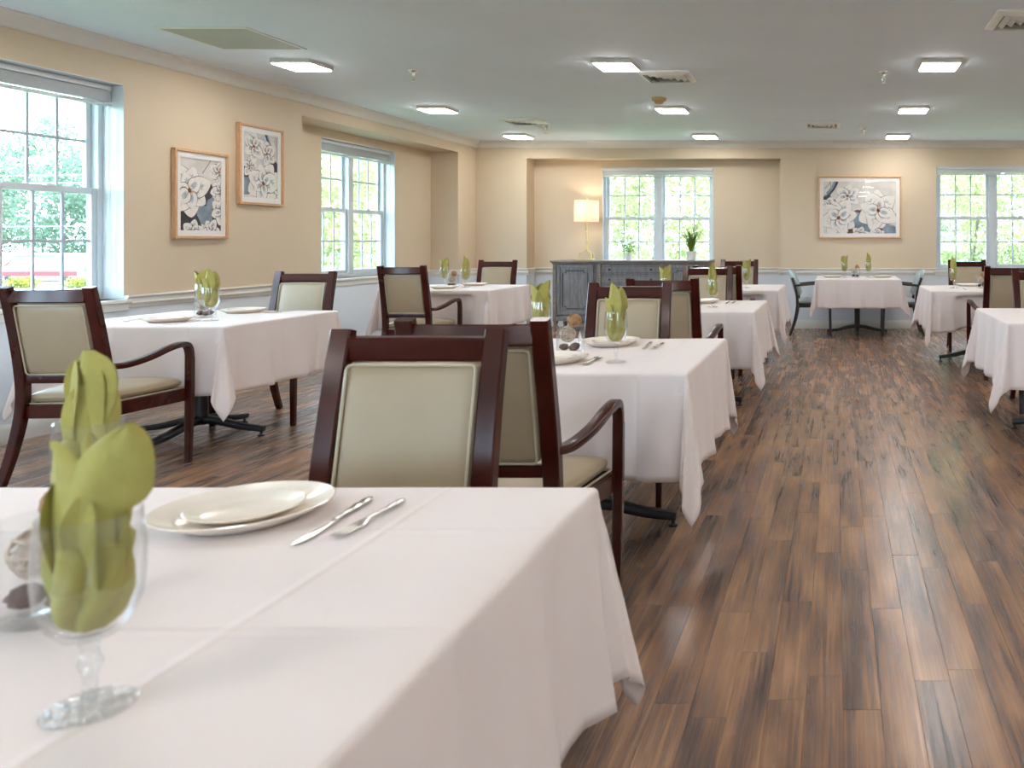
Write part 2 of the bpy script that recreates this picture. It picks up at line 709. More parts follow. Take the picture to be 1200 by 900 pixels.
def wall_cells(mb, axis, d0, d1, u0, u1, z0, z1, holes):
    us = sorted({u0, u1, *[h[0] for h in holes], *[h[1] for h in holes]})
    zs = sorted({z0, z1, *[h[2] for h in holes], *[h[3] for h in holes]})
    for i in range(len(us) - 1):
        for j in range(len(zs) - 1):
            cu, cz = (us[i] + us[i + 1]) / 2, (zs[j] + zs[j + 1]) / 2
            if cu < u0 or cu > u1 or any(h[0] < cu < h[1] and h[2] < cz < h[3] for h in holes):
                continue
            if axis == 0:
                mb.box(d0, d1, us[i], us[i + 1], zs[j], zs[j + 1])
            else:
                mb.box(us[i], us[i + 1], d0, d1, zs[j], zs[j + 1])


def struct(o, label=None):
    o['kind'] = 'structure'
    if label:
        o['label'] = label
    return o


mb = MB()
W5, W6 = (1.4, 2.96, 0.83, 2.37), (-1.5, 0.06, 0.83, 2.37)  # unseen windows, added so more daylight fills the room
wall_cells(mb, 0, XL - .25, XL, YF, LN0, 0, ZC, [W1, W5, W6])
wall_cells(mb, 0, NL, XL, LN0, YB, 0, ZC, [(LN0, LN1, 0, LNT)])
wall_cells(mb, 0, NL - 0.22, NL, LN0 - .1, NB, 0, ZC, [W2])
struct(mb.build('wall_left', 'wall_paint', fix=False), 'beige window wall with pale lower half and a shallow niche')
mb = MB()
wall_cells(mb, 1, YB, NB, NL, XR, 0, ZC, [(BN0, BN1, 0, BNT), W4])
wall_cells(mb, 1, NB, NB + 0.22, NL - .22, XR, 0, ZC, [W3, W4])
struct(mb.build('wall_back', 'wall_paint', fix=False), 'beige end wall with a niche around the sideboard window')
struct(MB().box(XR, XR + .2, YF, NB + .22, 0, ZC).build('wall_right', 'wall_paint'), 'beige side wall beyond the aisle')
W7, W8, W9 = (-4.7, -3.0, 0.83, 2.37), (-2.5, -0.8, 0.83, 2.37), (2.6, 4.3, 0.83, 2.37)  # three unseen windows, added to brighten surfaces that face the camera
mb = MB()
wall_cells(mb, 1, YF - .25, YF, NL - .22, XR + .2, 0, ZC, [W7, W8, W9])
struct(mb.build('wall_front', 'wall_paint', fix=False), 'beige wall with three added windows behind the viewer')
struct(MB().box(NL - .5, XR + .5, YF - .5, NB + .5, ZC, ZC + .3).build('ceiling', 'ceiling_paint'), 'smooth pale grey ceiling with surface lights')

# floor: subfloor plus single planks
floor = struct(MB().box(NL - .2, XR + .2, YF - .2, NB + .2, -0.12, -0.0045).build('floor', 'subfloor'), 'brown distressed wood plank floor')
rnd = random.Random(4)
PW, PL = 0.102, 0.93
plank_mesh = {}


def plank_shape(length):
    key = round(length, 2)
    if key not in plank_mesh:
        b = MB()
        h, l, c = PW / 2 - .0002, length / 2 - .0002, 0.0006
        v = [(-h, -l, -.004), (h, -l, -.004), (h, l, -.004), (-h, l, -.004),
             (-h, -l, -c), (h, -l, -c), (h, l, -c), (-h, l, -c),
             (-h + c, -l + c, 0), (h - c, -l + c, 0), (h - c, l - c, 0), (-h + c, l - c, 0)]
        f = [(8, 9, 10, 11)]
        for i in range(4):
            j = (i + 1) % 4
            f += [(i, j, j + 4, i + 4), (i + 4, j + 4, j + 8, i + 8)]
        b.add(v, f)
        plank_mesh[key] = b
    return plank_mesh[key]


planks = []
ncol = int((XR - NL) / PW) + 1
for i in range(ncol):
    x = NL + PW * (i + .5)
    if x + PW / 2 > XR:
        continue
    y = YF - rnd.random() * PL
    while y < NB:
        l = PL if rnd.random() < .7 else round(PL * rnd.choice((.5, .66, .8)), 2)
        y1 = y + l
        planks.append((x, (y + y1) / 2, l))
        y = y1


def px_area(p):
    x, y, l = p
    if y - l / 2 < 0.9:
        return 0
    u, v = 980 + 960 * x / y, 282 + 1200 / y
    if not (-40 < u < 1240 and 380 < v < 940):
        return 0
    # what the tables and chairs hide counts less
    hid = 0.05 if (-1.75 < x < -.5 and y < 9.2) or (x < -3.3 and y < 4.3) else 1
    return hid * PW * l / y ** 3


order = sorted(range(len(planks)), key=lambda k: -px_area(planks[k]))
single = set(order[:295])
meshes = {}
rest = MB()
rest_val = []
for k, (x, y, l) in enumerate(planks):
    if y - l / 2 > NB - .02:
        continue
    sh = plank_shape(l)
    if k in single:
        key = round(l, 2)
        if key not in meshes:
            meshes[key] = sh.mesh('plank', 'plank_wood', fix=False)
        o = bpy.data.objects.new('plank', meshes[key])
        COL.objects.link(o)
        o.location = (x, y, rnd.uniform(-.0004, .0003))
        o.parent = floor
    else:
        dz = rnd.uniform(-.0004, .0003)
        rest.add([(a + x, b + y, c + dz) for a, b, c in sh.v], sh.f)
        rest_val += [rnd.random()] * len(sh.f)
fo = rest.build('plank_field', 'plank_wood', floor, fix=False)
fo['kind'] = 'stuff'
at = fo.data.attributes.new('rnd', 'FLOAT', 'FACE')
at.data.foreach_set('value', rest_val)

# ------------------------------------------------------------------ trim
crown = [(0, 0), (0.085, 0), (0.085, -.012), (0.07, -.022), (0.05, -.035), (0.03, -.062), (0.022, -.085), (0.014, -.095), (0, -.1)]
rail = [(0, 0.045), (0.03, 0.045), (0.034, 0.038), (0.03, 0.028), (0.018, 0.022), (0.018, 0.0), (0.024, -.012), (0.016, -.024), (0.010, -.045), (0, -.05)]
base = [(0, 0), (0.016, 0), (0.016, .085), (0.011, .10), (0.007, .115), (0, .115)]


def run(mb, prof, p0, p1, z):
    """profile (out from wall, up) along a wall whose room side lies to the right of p0->p1"""
    a, b = Vector((*p0, 0)), Vector((*p1, 0))
    d = (b - a).normalized()
    n = Vector((d.y, -d.x, 0))
    k = len(prof)
    v = [p + n * o + Vector((0, 0, z + h)) for p in (a, b) for (o, h) in prof]
    f = [tuple(range(k)), tuple(reversed(range(k, 2 * k)))]
    for i in range(k):
        j = (i + 1) % k
        f.append((i, i + k, j + k, j))
    mb.add(v, f)


def trim(name, prof, z, pts_list, label):
    b = MB()
    for pts in pts_list:
        for i in range(len(pts) - 1):
            run(b, prof, pts[i], pts[i + 1], z)
    struct(b.build(name, 'trim_paint', smooth=35), label)


e = .034
trim('trim_1', crown, ZC, [[(XL, YF), (XL, YB), (XR, YB), (XR, YF)]], 'white crown moulding round the ceiling')
trim('trim_2', rail, 0.81, [
    [(XL, YF), (XL, W1[0])], [(XL, W1[1]), (XL, LN0 + e), (NL, LN0 + e * 0)][:2], [(NL, LN0), (NL, W2[0])],
    [(NL, W2[1]), (NL, LN1)], [(NL, LN1), (XL + e, LN1)], [(XL, LN1), (XL, YB)]], 'cream chair rail along the window wall')
trim('trim_3', rail, 0.81, [
    [(XL, YB), (BN0 + e, YB)], [(BN0, YB), (BN0, NB)], [(BN0, NB), (W3[0], NB)], [(W3[1], NB), (BN1, NB)],
    [(BN1, NB), (BN1, YB - e)], [(BN1, YB), (W4[0], YB)], [(W4[1], YB), (XR, YB)]], 'cream chair rail along the end wall')
trim('baseboard_left', base, 0, [[(XL, YF), (XL, LN0)], [(NL, LN0), (NL, LN1)], [(NL, LN1), (XL, LN1)], [(XL, LN1), (XL, YB)]], 'white baseboard under the window wall')
trim('baseboard_back', base, 0, [[(XL, YB), (BN0, YB)], [(BN0, NB), (BN1, NB)], [(BN1, YB), (XR, YB)]], 'white baseboard under the end wall')


# ------------------------------------------------------------------ windows and blinds
def window(n, W, H, loc, rotz, recess, label, blabel, cord_side, stack=0.105):
    """local x along the wall, y outwards, z up from the sill"""
    w = empty('window_%d' % n, loc, rotz)
    struct(w, label)
    # lining of the reveal and frame
    b = MB()
    t = .006
    b.box(0, t, -recess, 0, 0, H).box(W - t, W, -recess, 0, 0, H).box(0, W, -recess, 0, H - t, H)
    b.build('reveal_lining', 'window_white', w)
    b = MB()
    j = .04
    b.rbox(0, j, 0, .09, 0, H).rbox(W - j, W, 0, .09, 0, H).rbox(j, W - j, 0, .09, H - j, H).rbox(j, W - j, 0, .09, 0, j)
    b.rbox(W / 2 - .045, W / 2 + .045, -.008, .09, j, H - j)
    b.build('frame', 'window_white', w)
    MB().rbox(-.035, W + .035, -recess - .035, .0, -.03, 0.0, .006).rbox(-.02, W + .02, -recess - .018, -recess, -.085, -.03, .005).build('sill', 'trim_paint', w)
    mid = H / 2
    for (x0, x1) in ((j, W / 2 - .045), (W / 2 + .045, W - j)):
        for up in (0, 1):
            y0 = .05 if up else .012
            z0, z1 = (mid - .02, H - j) if up else (j, mid + .025)
            st, rl = .038, .045
            b = MB()
            b.rbox(x0, x0 + st, y0, y0 + .032, z0, z1, .004).rbox(x1 - st, x1, y0, y0 + .032, z0, z1, .004)
            b.rbox(x0 + st, x1 - st, y0, y0 + .032, z0, z0 + rl, .004).rbox(x0 + st, x1 - st, y0, y0 + .032, z1 - rl, z1, .004)
            if not up:
                b.rbox((x0 + x1) / 2 - .03, (x0 + x1) / 2 + .03, y0 - .01, y0 + .01, z1 - .012, z1 + .01, .003)
            s = b.build('sash', 'window_white', w)
            gx0, gx1, gz0, gz1 = x0 + st, x1 - st, z0 + rl, z1 - rl
            mw = .009
            for k in (1, 2):
                xm = gx0 + (gx1 - gx0) * k / 3
                MB().box(xm - mw, xm + mw, y0 + .01, y0 + .022, gz0, gz1).build('muntin', 'muntin_grey', s)
            zm = (gz0 + gz1) / 2
            MB().box(gx0, gx1, y0 + .0105, y0 + .0215, zm - mw, zm + mw).build('muntin', 'muntin_grey', s)
            for k in range(3):
                for q in range(2):
                    a0 = gx0 + (gx1 - gx0) * k / 3 + mw * (k > 0)
                    a1 = gx0 + (gx1 - gx0) * (k + 1) / 3 - mw * (k < 2)
                    c0 = gz0 + (gz1 - gz0) * q / 2 + mw * (q > 0)
                    c1 = gz0 + (gz1 - gz0) * (q + 1) / 2 - mw * (q < 1)
                    MB().add([(a0, y0 + .016, c0), (a1, y0 + .016, c0), (a1, y0 + .016, c1), (a0, y0 + .016, c1)], [(0, 1, 2, 3)]).build('pane', 'pane_glass', s, fix=False)
    bl = empty('window_blind', loc, rotz)
    tag(bl, blabel, 'window blind', 'raised window blinds')
    yy = -.075
    MB().rbox(.012, W - .012, yy, yy + .05, H - .048, H - .008, .004).build('headrail', 'blind_white', bl)
    b = MB()
    ns = 12
    for k in range(ns):
        z = H - .055 - (stack - .03) * k / ns
        b.box(.016, W - .016, yy + .001, yy + .049, z - .0035, z)
    b.build('slat_stack', 'blind_white', bl)
    MB().rbox(.014, W - .014, yy, yy + .05, H - .055 - stack, H - .033 - stack, .004).build('bottom_rail', 'window_white', bl)
    if cord_side is not None:
        b = MB()
        x = W - .05 if cord_side else .05
        for d in (0, .012):
            b.tube([(x + d, yy - .006, H - .04), (x + d, yy - .008, H * .55), (x + d + .012, yy - .005, H * .3), (x + d + .02, yy - .006, H * .16), (x - .0 + d, yy - .006, H * .07)], .0022, 5)
        b.build('pull_cord', 'blind_white', bl)


window(1, W1[1] - W1[0], W1[3] - W1[2], (XL - .15, W1[0], W1[2]), R(90), .15, 'double sash window beside the two tall prints', 'raised white slat blind over the window beside the prints', True)
window(5, W5[1] - W5[0], W5[3] - W5[2], (XL - .15, W5[0], W5[2]), R(90), .15, 'added double sash window for extra daylight beside the front table', 'raised white slat blind over the added window beside the front table', True)
window(6, W6[1] - W6[0], W6[3] - W6[2], (XL - .15, W6[0], W6[2]), R(90), .15, 'added double sash window for extra daylight behind the viewer', 'raised white slat blind over the added window behind the viewer', True)
wl = {7: 'next to the window wall', 8: 'the middle one', 9: 'next to the side wall beyond the aisle'}
for k_, w_ in ((7, W7), (8, W8), (9, W9)):
    window(k_, w_[1] - w_[0], w_[3] - w_[2], (w_[1], YF - .12, w_[2]), R(180), .12, 'added fill-light double sash window behind the viewer, %s' % wl[k_], 'raised white blind on added window behind viewer, %s' % wl[k_], None)
window(2, W2[1] - W2[0], W2[3] - W2[2], (NL - .12, W2[0], W2[2]), R(90), .12, 'double sash window inside the side wall niche', 'raised white slat blind over the niche window', True)
window(3, W3[1] - W3[0], W3[3] - W3[2], (W3[0], NB + .06, W3[2]), 0, .06, 'double sash window above the sideboard', 'raised white slat blind over the window above the sideboard', None, .08)
window(4, W4[1] - W4[0], W4[3] - W4[2], (W4[0], YB + .08, W4[2]), 0, .08, 'double sash window beside the wide print', 'raised white slat blind over the window beside the wide print', None, .07)


# ------------------------------------------------------------------ ceiling things
def make_ceiling_light():
    t = empty('ceiling_light')
    s, h = .155, .032
    b = MB()
    b.rbox(-s, s, -s, -s + .012, -h, 0, .003).rbox(-s, s, s - .012, s, -h, 0, .003)
    b.rbox(-s, -s + .012, -s, s, -h, 0, .003).rbox(s - .012, s, -s, s, -h, 0, .003)
    b.box(-s + .005, s - .005, -s + .005, s - .005, -.008, 0)
    b.build('housing', 'lamp_housing', t)
    MB().box(-s + .012, s - .012, -s + .012, s - .012, -h - .007, -.012).build('diffuser', 'lamp_diffuser', t)
    return t


CL = Kind(make_ceiling_light)
cols = {-4.25: 'column along the window wall', -1.75: 'middle column', 0.82: 'column over the aisle', 3.4: 'column beyond the aisle'}
rows = {10.96: 'closest to the end wall', 8.74: 'second from the end wall', 6.52: 'third from the end wall', 4.30: 'fourth from the end wall', 2.08: 'fifth from the end wall', -0.14: 'sixth from the end wall', -2.36: 'last from the end wall'}
for y, rl_ in rows.items():
    for x, cl_ in cols.items():
        CL.put((x, y, ZC), 0, 'square ceiling light, %s, %s' % (rl_, cl_), 'ceiling light', 'square ceiling lights')


def make_vent():
    t = empty('ceiling_vent')
    b = MB()
    s = .22
    o, i = s, s - .045
    prof = [(o, 0), (o, -.012), (i, -.03), (i, 0)]
    v = []
    f = []
    for (r, z) in prof:
        v += [(-r, -r, z), (r, -r, z), (r, r, z), (-r, r, z)]
    for k in range(3):
        for q in range(4):
            w = (q + 1) % 4
            f.append((k * 4 + q, k * 4 + w, k * 4 + 4 + w, k * 4 + 4 + q))
    b.add(v, f)
    b.build('frame', 'vent_white', t)
    MB().box(-i, i, -i, i, -.003, 0).build('throat', 'vent_dark', t)
    for k in range(3):
        r0 = i - .022 - k * .048
        r1 = r0 - .026
        b = MB()
        v = []
        for (r, z) in ((r0, -.008), (r1, -.032), (r1 - .004, -.032), (r0 - .004, -.008)):
            v += [(-r, -r, z), (r, -r, z), (r, r, z), (-r, r, z)]
        f = []
        for kk in range(4):
            for q in range(4):
                w = (q + 1) % 4
                k2 = (kk + 1) % 4
                f.append((kk * 4 + q, kk * 4 + w, k2 * 4 + w, k2 * 4 + q))
        b.add(v, f).build('louvre', 'vent_white', t)
    return t


VN = Kind(make_vent)
for (x, y, lab) in ((-1.45, 7.03, 'square louvred air vent beside a ceiling light, before the beige detector'),
                    (1.21, 5.23, 'square louvred air vent cut by the picture edge over the aisle'),
                    (-3.68, 9.66, 'square louvred air vent above the niche window table'),
                    (-.17, 9.95, 'square louvred air vent above the wide print')):
    VN.put((x, y, ZC), 0, lab, 'air vent', 'ceiling air vents')
g = empty('return_grille', (-4.21, 5.73, ZC))
tag(g, 'flat grey square return air grille near the window wall', 'ceiling grille')
b = MB()
s = .31
b.rbox(-s, s, -s, -s + .02, -.01, 0, .003).rbox(-s, s, s - .02, s, -.01, 0, .003).rbox(-s, -s + .02, -s, s, -.01, 0, .003).rbox(s - .02, s, -s, s, -.01, 0, .003)
b.build('frame', 'vent_white', g)
MB().box(-s + .02, s - .02, -s + .02, s - .02, -.006, 0).build('mesh_panel', 'grille_grey', g)


def make_sprinkler():
    t = empty('sprinkler_head')
    MB().lathe([(.042, 0), (.042, -.006), (.03, -.018), (.012, -.022)], 20).build('cover_ring', 'chrome', t, smooth=True)
    b = MB().lathe([(.011, -.02), (.011, -.045), (.007, -.05)], 10)
    for sg in (-1, 1):
        b.tube([(sg * .009, 0, -.045), (sg * .017, 0, -.06), (sg * .012, 0, -.075), (0, 0, -.085)], .003, 6)
    b.lathe([(.003, -.05), (.003, -.09)], 6)
    b.build('frame', 'chrome', t, smooth=True)
    MB().lathe([(.003, -.088), (.019, -.09), (.02, -.093), (0.002, -.094)], 14).build('deflector', 'chrome', t)
    return t


SP = Kind(make_sprinkler)
for (x, y, lab) in ((-3.51, 6.80, 'chrome sprinkler head past the flat return grille'), (.40, 6.87, 'chrome sprinkler head beside the aisle ceiling light'),
                    (-3.58, 10.1, 'chrome sprinkler head beside the vent over the niche table'), (.34, 10.3, 'chrome sprinkler head near the wide print wall')):
    SP.put((x, y, ZC), 0, lab, 'sprinkler', 'ceiling sprinklers')
d = empty('smoke_detector', (-1.757, 8.12, ZC))
tag(d, 'round beige detector between a ceiling vent and a light', 'smoke detector')
MB().lathe([(.072, 0), (.072, -.012), (.066, -.03), (.05, -.036)], 24).build('base', 'detector_beige', d, smooth=True)
MB().lathe([(.045, -.034), (.042, -.055), (.03, -.062), (0.0, -.063)], 20).build('cap', 'detector_beige', d, smooth=True)


# ------------------------------------------------------------------ framed prints
def blob(cx, cy, r, rng, n=18, k=.25):
    ph = [rng.random() * 6.28 for _ in range(3)]
    pts = []
    for i in range(n):
        a = 2 * PI * i / n
        rr = r * (1 + k * (.5 * math.sin(2 * a + ph[0]) + .35 * math.sin(3 * a + ph[1]) + .2 * math.sin(5 * a + ph[2])))
        pts.append((cx + rr * math.cos(a), cy + rr * math.sin(a)))
    return pts


def petal(cx, cy, ang, l, w, off):
    """outline of a broad rounded petal starting off from the centre"""
    pts = []
    for i in range(17):
        t = i / 16
        pts.append((off + l * t, w * math.sin(PI * t ** .75) ** .62 * (1 if t < 1 else 0)))
    pts = pts + [(x, -y) for x, y in reversed(pts[1:-1])]
    c, s_ = math.cos(ang), math.sin(ang)
    return [(cx + x * c - y * s_, cy + x * s_ + y * c) for x, y in pts]


ART = ['paint_paper', 'paint_white', 'paint_shade', 'paint_ink', 'paint_blue', 'paint_navy', 'paint_brown', 'paint_orange']


def art_mesh(w, h, blobs, flowers, strokes, seed):
    rng = random.Random(seed)
    b = MB()
    cnt = [0]

    def poly(pts, mi):
        cnt[0] += 1
        y = -cnt[0] * 2.2e-5
        q = [(max(-w / 2, min(w / 2, u * w - w / 2)), y, max(-h / 2, min(h / 2, v * h - h / 2))) for u, v in pts]
        b.add(q, [tuple(range(len(q)))], mi)
    asp = w / h

    def P(pts):   # isotropic units (height = 1) to relative
        return [(u / asp, v) for u, v in pts]
    poly([(0, 0), (1, 0), (1, 1), (0, 1)], 0)
    for (u, v, r, mi) in blobs:
        poly(P(blob(u * asp, v, r, rng, 20, .45)), mi)
    for (pts, wd, mi) in strokes:
        for i in range(len(pts) - 1):
            (x0, y0), (x1, y1) = (pts[i][0] * asp, pts[i][1]), (pts[i + 1][0] * asp, pts[i + 1][1])
            dx, dy = x1 - x0, y1 - y0
            L_ = math.hypot(dx, dy) or 1
            nx, ny = -dy / L_ * wd / 2, dx / L_ * wd / 2
            poly(P([(x0 + nx, y0 + ny), (x1 + nx, y1 + ny), (x1 - nx, y1 - ny), (x0 - nx, y0 - ny)]), mi)
    for (u, v, size, n, rot, sq) in flowers:
        cx, cy = u * asp, v
        for ring, (sc, nn) in enumerate(((1.0, n), (.66, n - 1))):
            for i in rng.sample(range(nn), nn):
                a = rot + 2 * PI * (i + .5 * ring) / nn + rng.uniform(-.15, .15)
                l = size * sc * rng.uniform(.85, 1.1)
                wd = l * rng.uniform(.36, .46)

                def S(pts):
                    return P([(x, cy + (y - cy) * sq) for x, y in pts])
                poly(S(petal(cx, cy, a, l * 1.02, wd + .010, .012 - .008)), 3)
                poly(S(petal(cx, cy, a, l, wd, .012)), 1)
                poly(S(petal(cx, cy, a, l * .62, wd * .42, .03)), 2)
                # vein line
                c, s_ = math.cos(a + .12), math.sin(a + .12)
                x0, y0, x1, y1 = cx + c * l * .3, cy + s_ * l * .3, cx + c * l * .8, cy + s_ * l * .8
                for dv in (-.22, .0, .2):
                    c, s_ = math.cos(a + dv), math.sin(a + dv)
                    x0, y0, x1, y1 = cx + c * l * .3, cy + s_ * l * .3, cx + c * l * .82, cy + s_ * l * .82
                    poly(S([(x0 - s_ * .004, y0 + c * .004), (x1, y1), (x0 + s_ * .004, y0 - c * .004)]), 3)
        for i in range(9):
            a = rng.random() * 6.28
            l = size * rng.uniform(.16, .3)
            c, s_ = math.cos(a), math.sin(a)
            poly(P([(cx - s_ * .012, cy + c * .012), (cx + c * l, cy + s_ * l), (cx + s_ * .012, cy - c * .012)]), 7)
        poly(P(blob(cx, cy, size * .09, rng, 10, .3)), 6)
    return b


def framed_print(label, w, h, loc, rotz, art, fw=.022, matw=.045):
    """local x across, y into the wall, z up; origin at the centre on the wall"""
    t = empty('framed_print', loc, rotz)
    tag(t, label, 'picture', 'magnolia prints')
    b = MB()
    d = -.038
    b.rbox(-w / 2, w / 2, d, -.002, h / 2 - fw, h / 2, .003).rbox(-w / 2, w / 2, d, -.002, -h / 2, -h / 2 + fw, .003)
    b.rbox(-w / 2, -w / 2 + fw, d, -.002, -h / 2 + fw, h / 2 - fw, .003).rbox(w / 2 - fw, w / 2, d, -.002, -h / 2 + fw, h / 2 - fw, .003)
    b.build('frame', 'frame_oak', t)
    iw, ih = w / 2 - fw, h / 2 - fw
    aw, ah = iw - matw, ih - matw
    b = MB()
    b.box(-iw, iw, -.022, -.018, ah, ih).box(-iw, iw, -.022, -.018, -ih, -ah).box(-iw, -aw, -.022, -.018, -ah, ah).box(aw, iw, -.022, -.018, -ah, ah)
    b.build('mat_border', 'mat_board', t)
    o = art.build('artwork', ART, t, fix=False)
    o.location = (0, -.012, 0)
    MB().add([(-iw, -.028, -ih), (iw, -.028, -ih), (iw, -.028, ih), (-iw, -.028, ih)], [(0, 1, 2, 3)]).build('glazing', 'print_glass', t, fix=False)
    MB().box(-iw, iw, -.01, -.002, -ih, ih).build('backing', 'paint_paper', t)


# flowers: (u, v, size in picture heights, petals, rotation, squash)
a1 = art_mesh(.44, .585, [(.62, .26, .26, 4), (.25, .12, .24, 5), (.62, .5, .14, 5), (.85, .35, .13, 4), (.9, .1, .16, 5), (.2, .92, .2, 0)],
              [(.95, .84, .17, 6, .5, 1), (.98, .58, .17, 6, 1.4, 1), (1.0, .28, .20, 6, .2, 1), (.30, -.02, .20, 6, .3, 1), (.72, .0, .17, 6, 0, 1), (.22, .55, .36, 7, .3, 1.0)],
              [([(.55, .8), (.68, .92), (.75, .99)], .01, 3)], 3)
a2 = art_mesh(.44, .585, [(.9, .45, .14, 5), (.08, .25, .2, 4), (.06, .38, .10, 5), (.6, .75, .2, 2), (.9, .3, .12, 4)],
              [(.2, .48, .15, 5, .2, 1), (.9, .2, .25, 6, .2, 1), (.68, .7, .19, 6, .4, 1), (.3, .78, .23, 6, .4, 1), (.56, .24, .33, 7, .1, 1)],
              [([(.66, 1.0), (.75, .86), (.82, .78), (.88, .64)], .055, 5), ([(.70, 1.0), (.78, .86), (.86, .76), (.9, .62)], .03, 4), ([(.93, .97), (.99, .9)], .012, 4), ([(.9, .93), (.97, .83)], .012, 4)], 5)
a3 = art_mesh(1.03, .74, [(.08, .62, .12, 4), (.02, .66, .05, 5), (.5, .30, .16, 6), (.49, .22, .19, 4), (.78, .06, .16, 6), (.97, .42, .12, 5), (.92, .05, .13, 4), (.6, .85, .25, 0), (.88, .86, .2, 0), (.4, .05, .12, 6), (.62, .12, .12, 4)],
              [(.08, .55, .16, 6, .3, .8), (.50, .0, .17, 6, .2, .7), (.74, .0, .13, 5, .2, .7), (.33, .72, .26, 6, .4, .95), (.21, .3, .36, 8, .2, 1.0), (.755, .44, .38, 9, .15, .95)],
              [([(.19, 1.0), (.15, .88), (.08, .76), (.04, .64)], .055, 5), ([(.16, 1.0), (.12, .88), (.05, .76)], .05, 4), ([(.02, .86), (.09, .97)], .008, 3), ([(.1, .9), (.09, 1.0)], .01, 3)], 9)
framed_print('tall oak-framed magnolia print hung lower, beside the sash window', .555, .705, (XL, 6.58, 1.617), R(90), a1)
framed_print('tall oak-framed magnolia print hung higher, beside the wall niche', .56, .70, (XL, 7.265, 1.912), R(90), a2)
framed_print('wide oak-framed magnolia print on the end wall', 1.18, .885, (.333, YB, 1.722), 0, a3, .024, .05)


# ------------------------------------------------------------------ dining chairs
def cushion(w0, w1, l, t, bulge, n=14, p=6.0):
    """pillow: width w0 at y=0 growing to w1 at y=l, thickness t; top bulges"""
    mb_ = MB()
    v = []
    f = []
    for side in (1, -1):
        for i in range(n + 1):
            for j in range(n + 1):
                u, q = -1 + 2 * i / n, -1 + 2 * j / n
                # denser towards the rim
                u = math.sin(u * PI / 2)
                q = math.sin(q * PI / 2)
                k = max(0, 1 - abs(u) ** p) * max(0, 1 - abs(q) ** p)
                hgt = t / 2 * k ** .35 + (bulge if side > 0 else bulge * .3) * (1 - u * u) * (1 - q * q)
                w = w0 + (w1 - w0) * (q + 1) / 2
                # round the corners in plan
                rr = 1 - .05 * (abs(u) ** 6) * (abs(q) ** 6)
                v.append((u * w / 2 * rr, l / 2 + q * l / 2 * rr, side * hgt))
    m_ = (n + 1) ** 2
    for side in (0, 1):
        for i in range(n):
            for j in range(n):
                a = side * m_ + i * (n + 1) + j
                qd = (a, a + n + 1, a + n + 2, a + 1)
                f.append(qd if side == 0 else tuple(reversed(qd)))
    mb_.add(v, f)
    return mb_


def rect_loop(w0, w1, y0, y1, z, r=.02):
    pts = []
    cs = [(w1 / 2, y1, 0), (-w1 / 2, y1, 90), (-w0 / 2, y0, 180), (w0 / 2, y0, 270)]
    for (x, y, a0) in cs:
        cx = x - math.copysign(r, x)
        cy = y - r if y == y1 else y + r
        for k in range(4):
            a = R(a0 + 30 * k)
            pts.append((cx + r * math.cos(a), cy + r * math.sin(a), z))
    return pts


def bez(pts, n=5):
    """Catmull-Rom through the points"""
    P = [Vector(p) for p in pts]
    out = []
    for i in range(len(P) - 1):
        p0, p1, p2, p3 = P[max(i - 1, 0)], P[i], P[i + 1], P[min(i + 2, len(P) - 1)]
        for k in range(n):
            t = k / n
            out.append(.5 * ((2 * p1) + (p2 - p0) * t + (2 * p0 - 5 * p1 + 4 * p2 - p3) * t * t + (3 * p1 - p0 - 3 * p2 + p3) * t ** 3))
    out.append(P[-1])
    return out


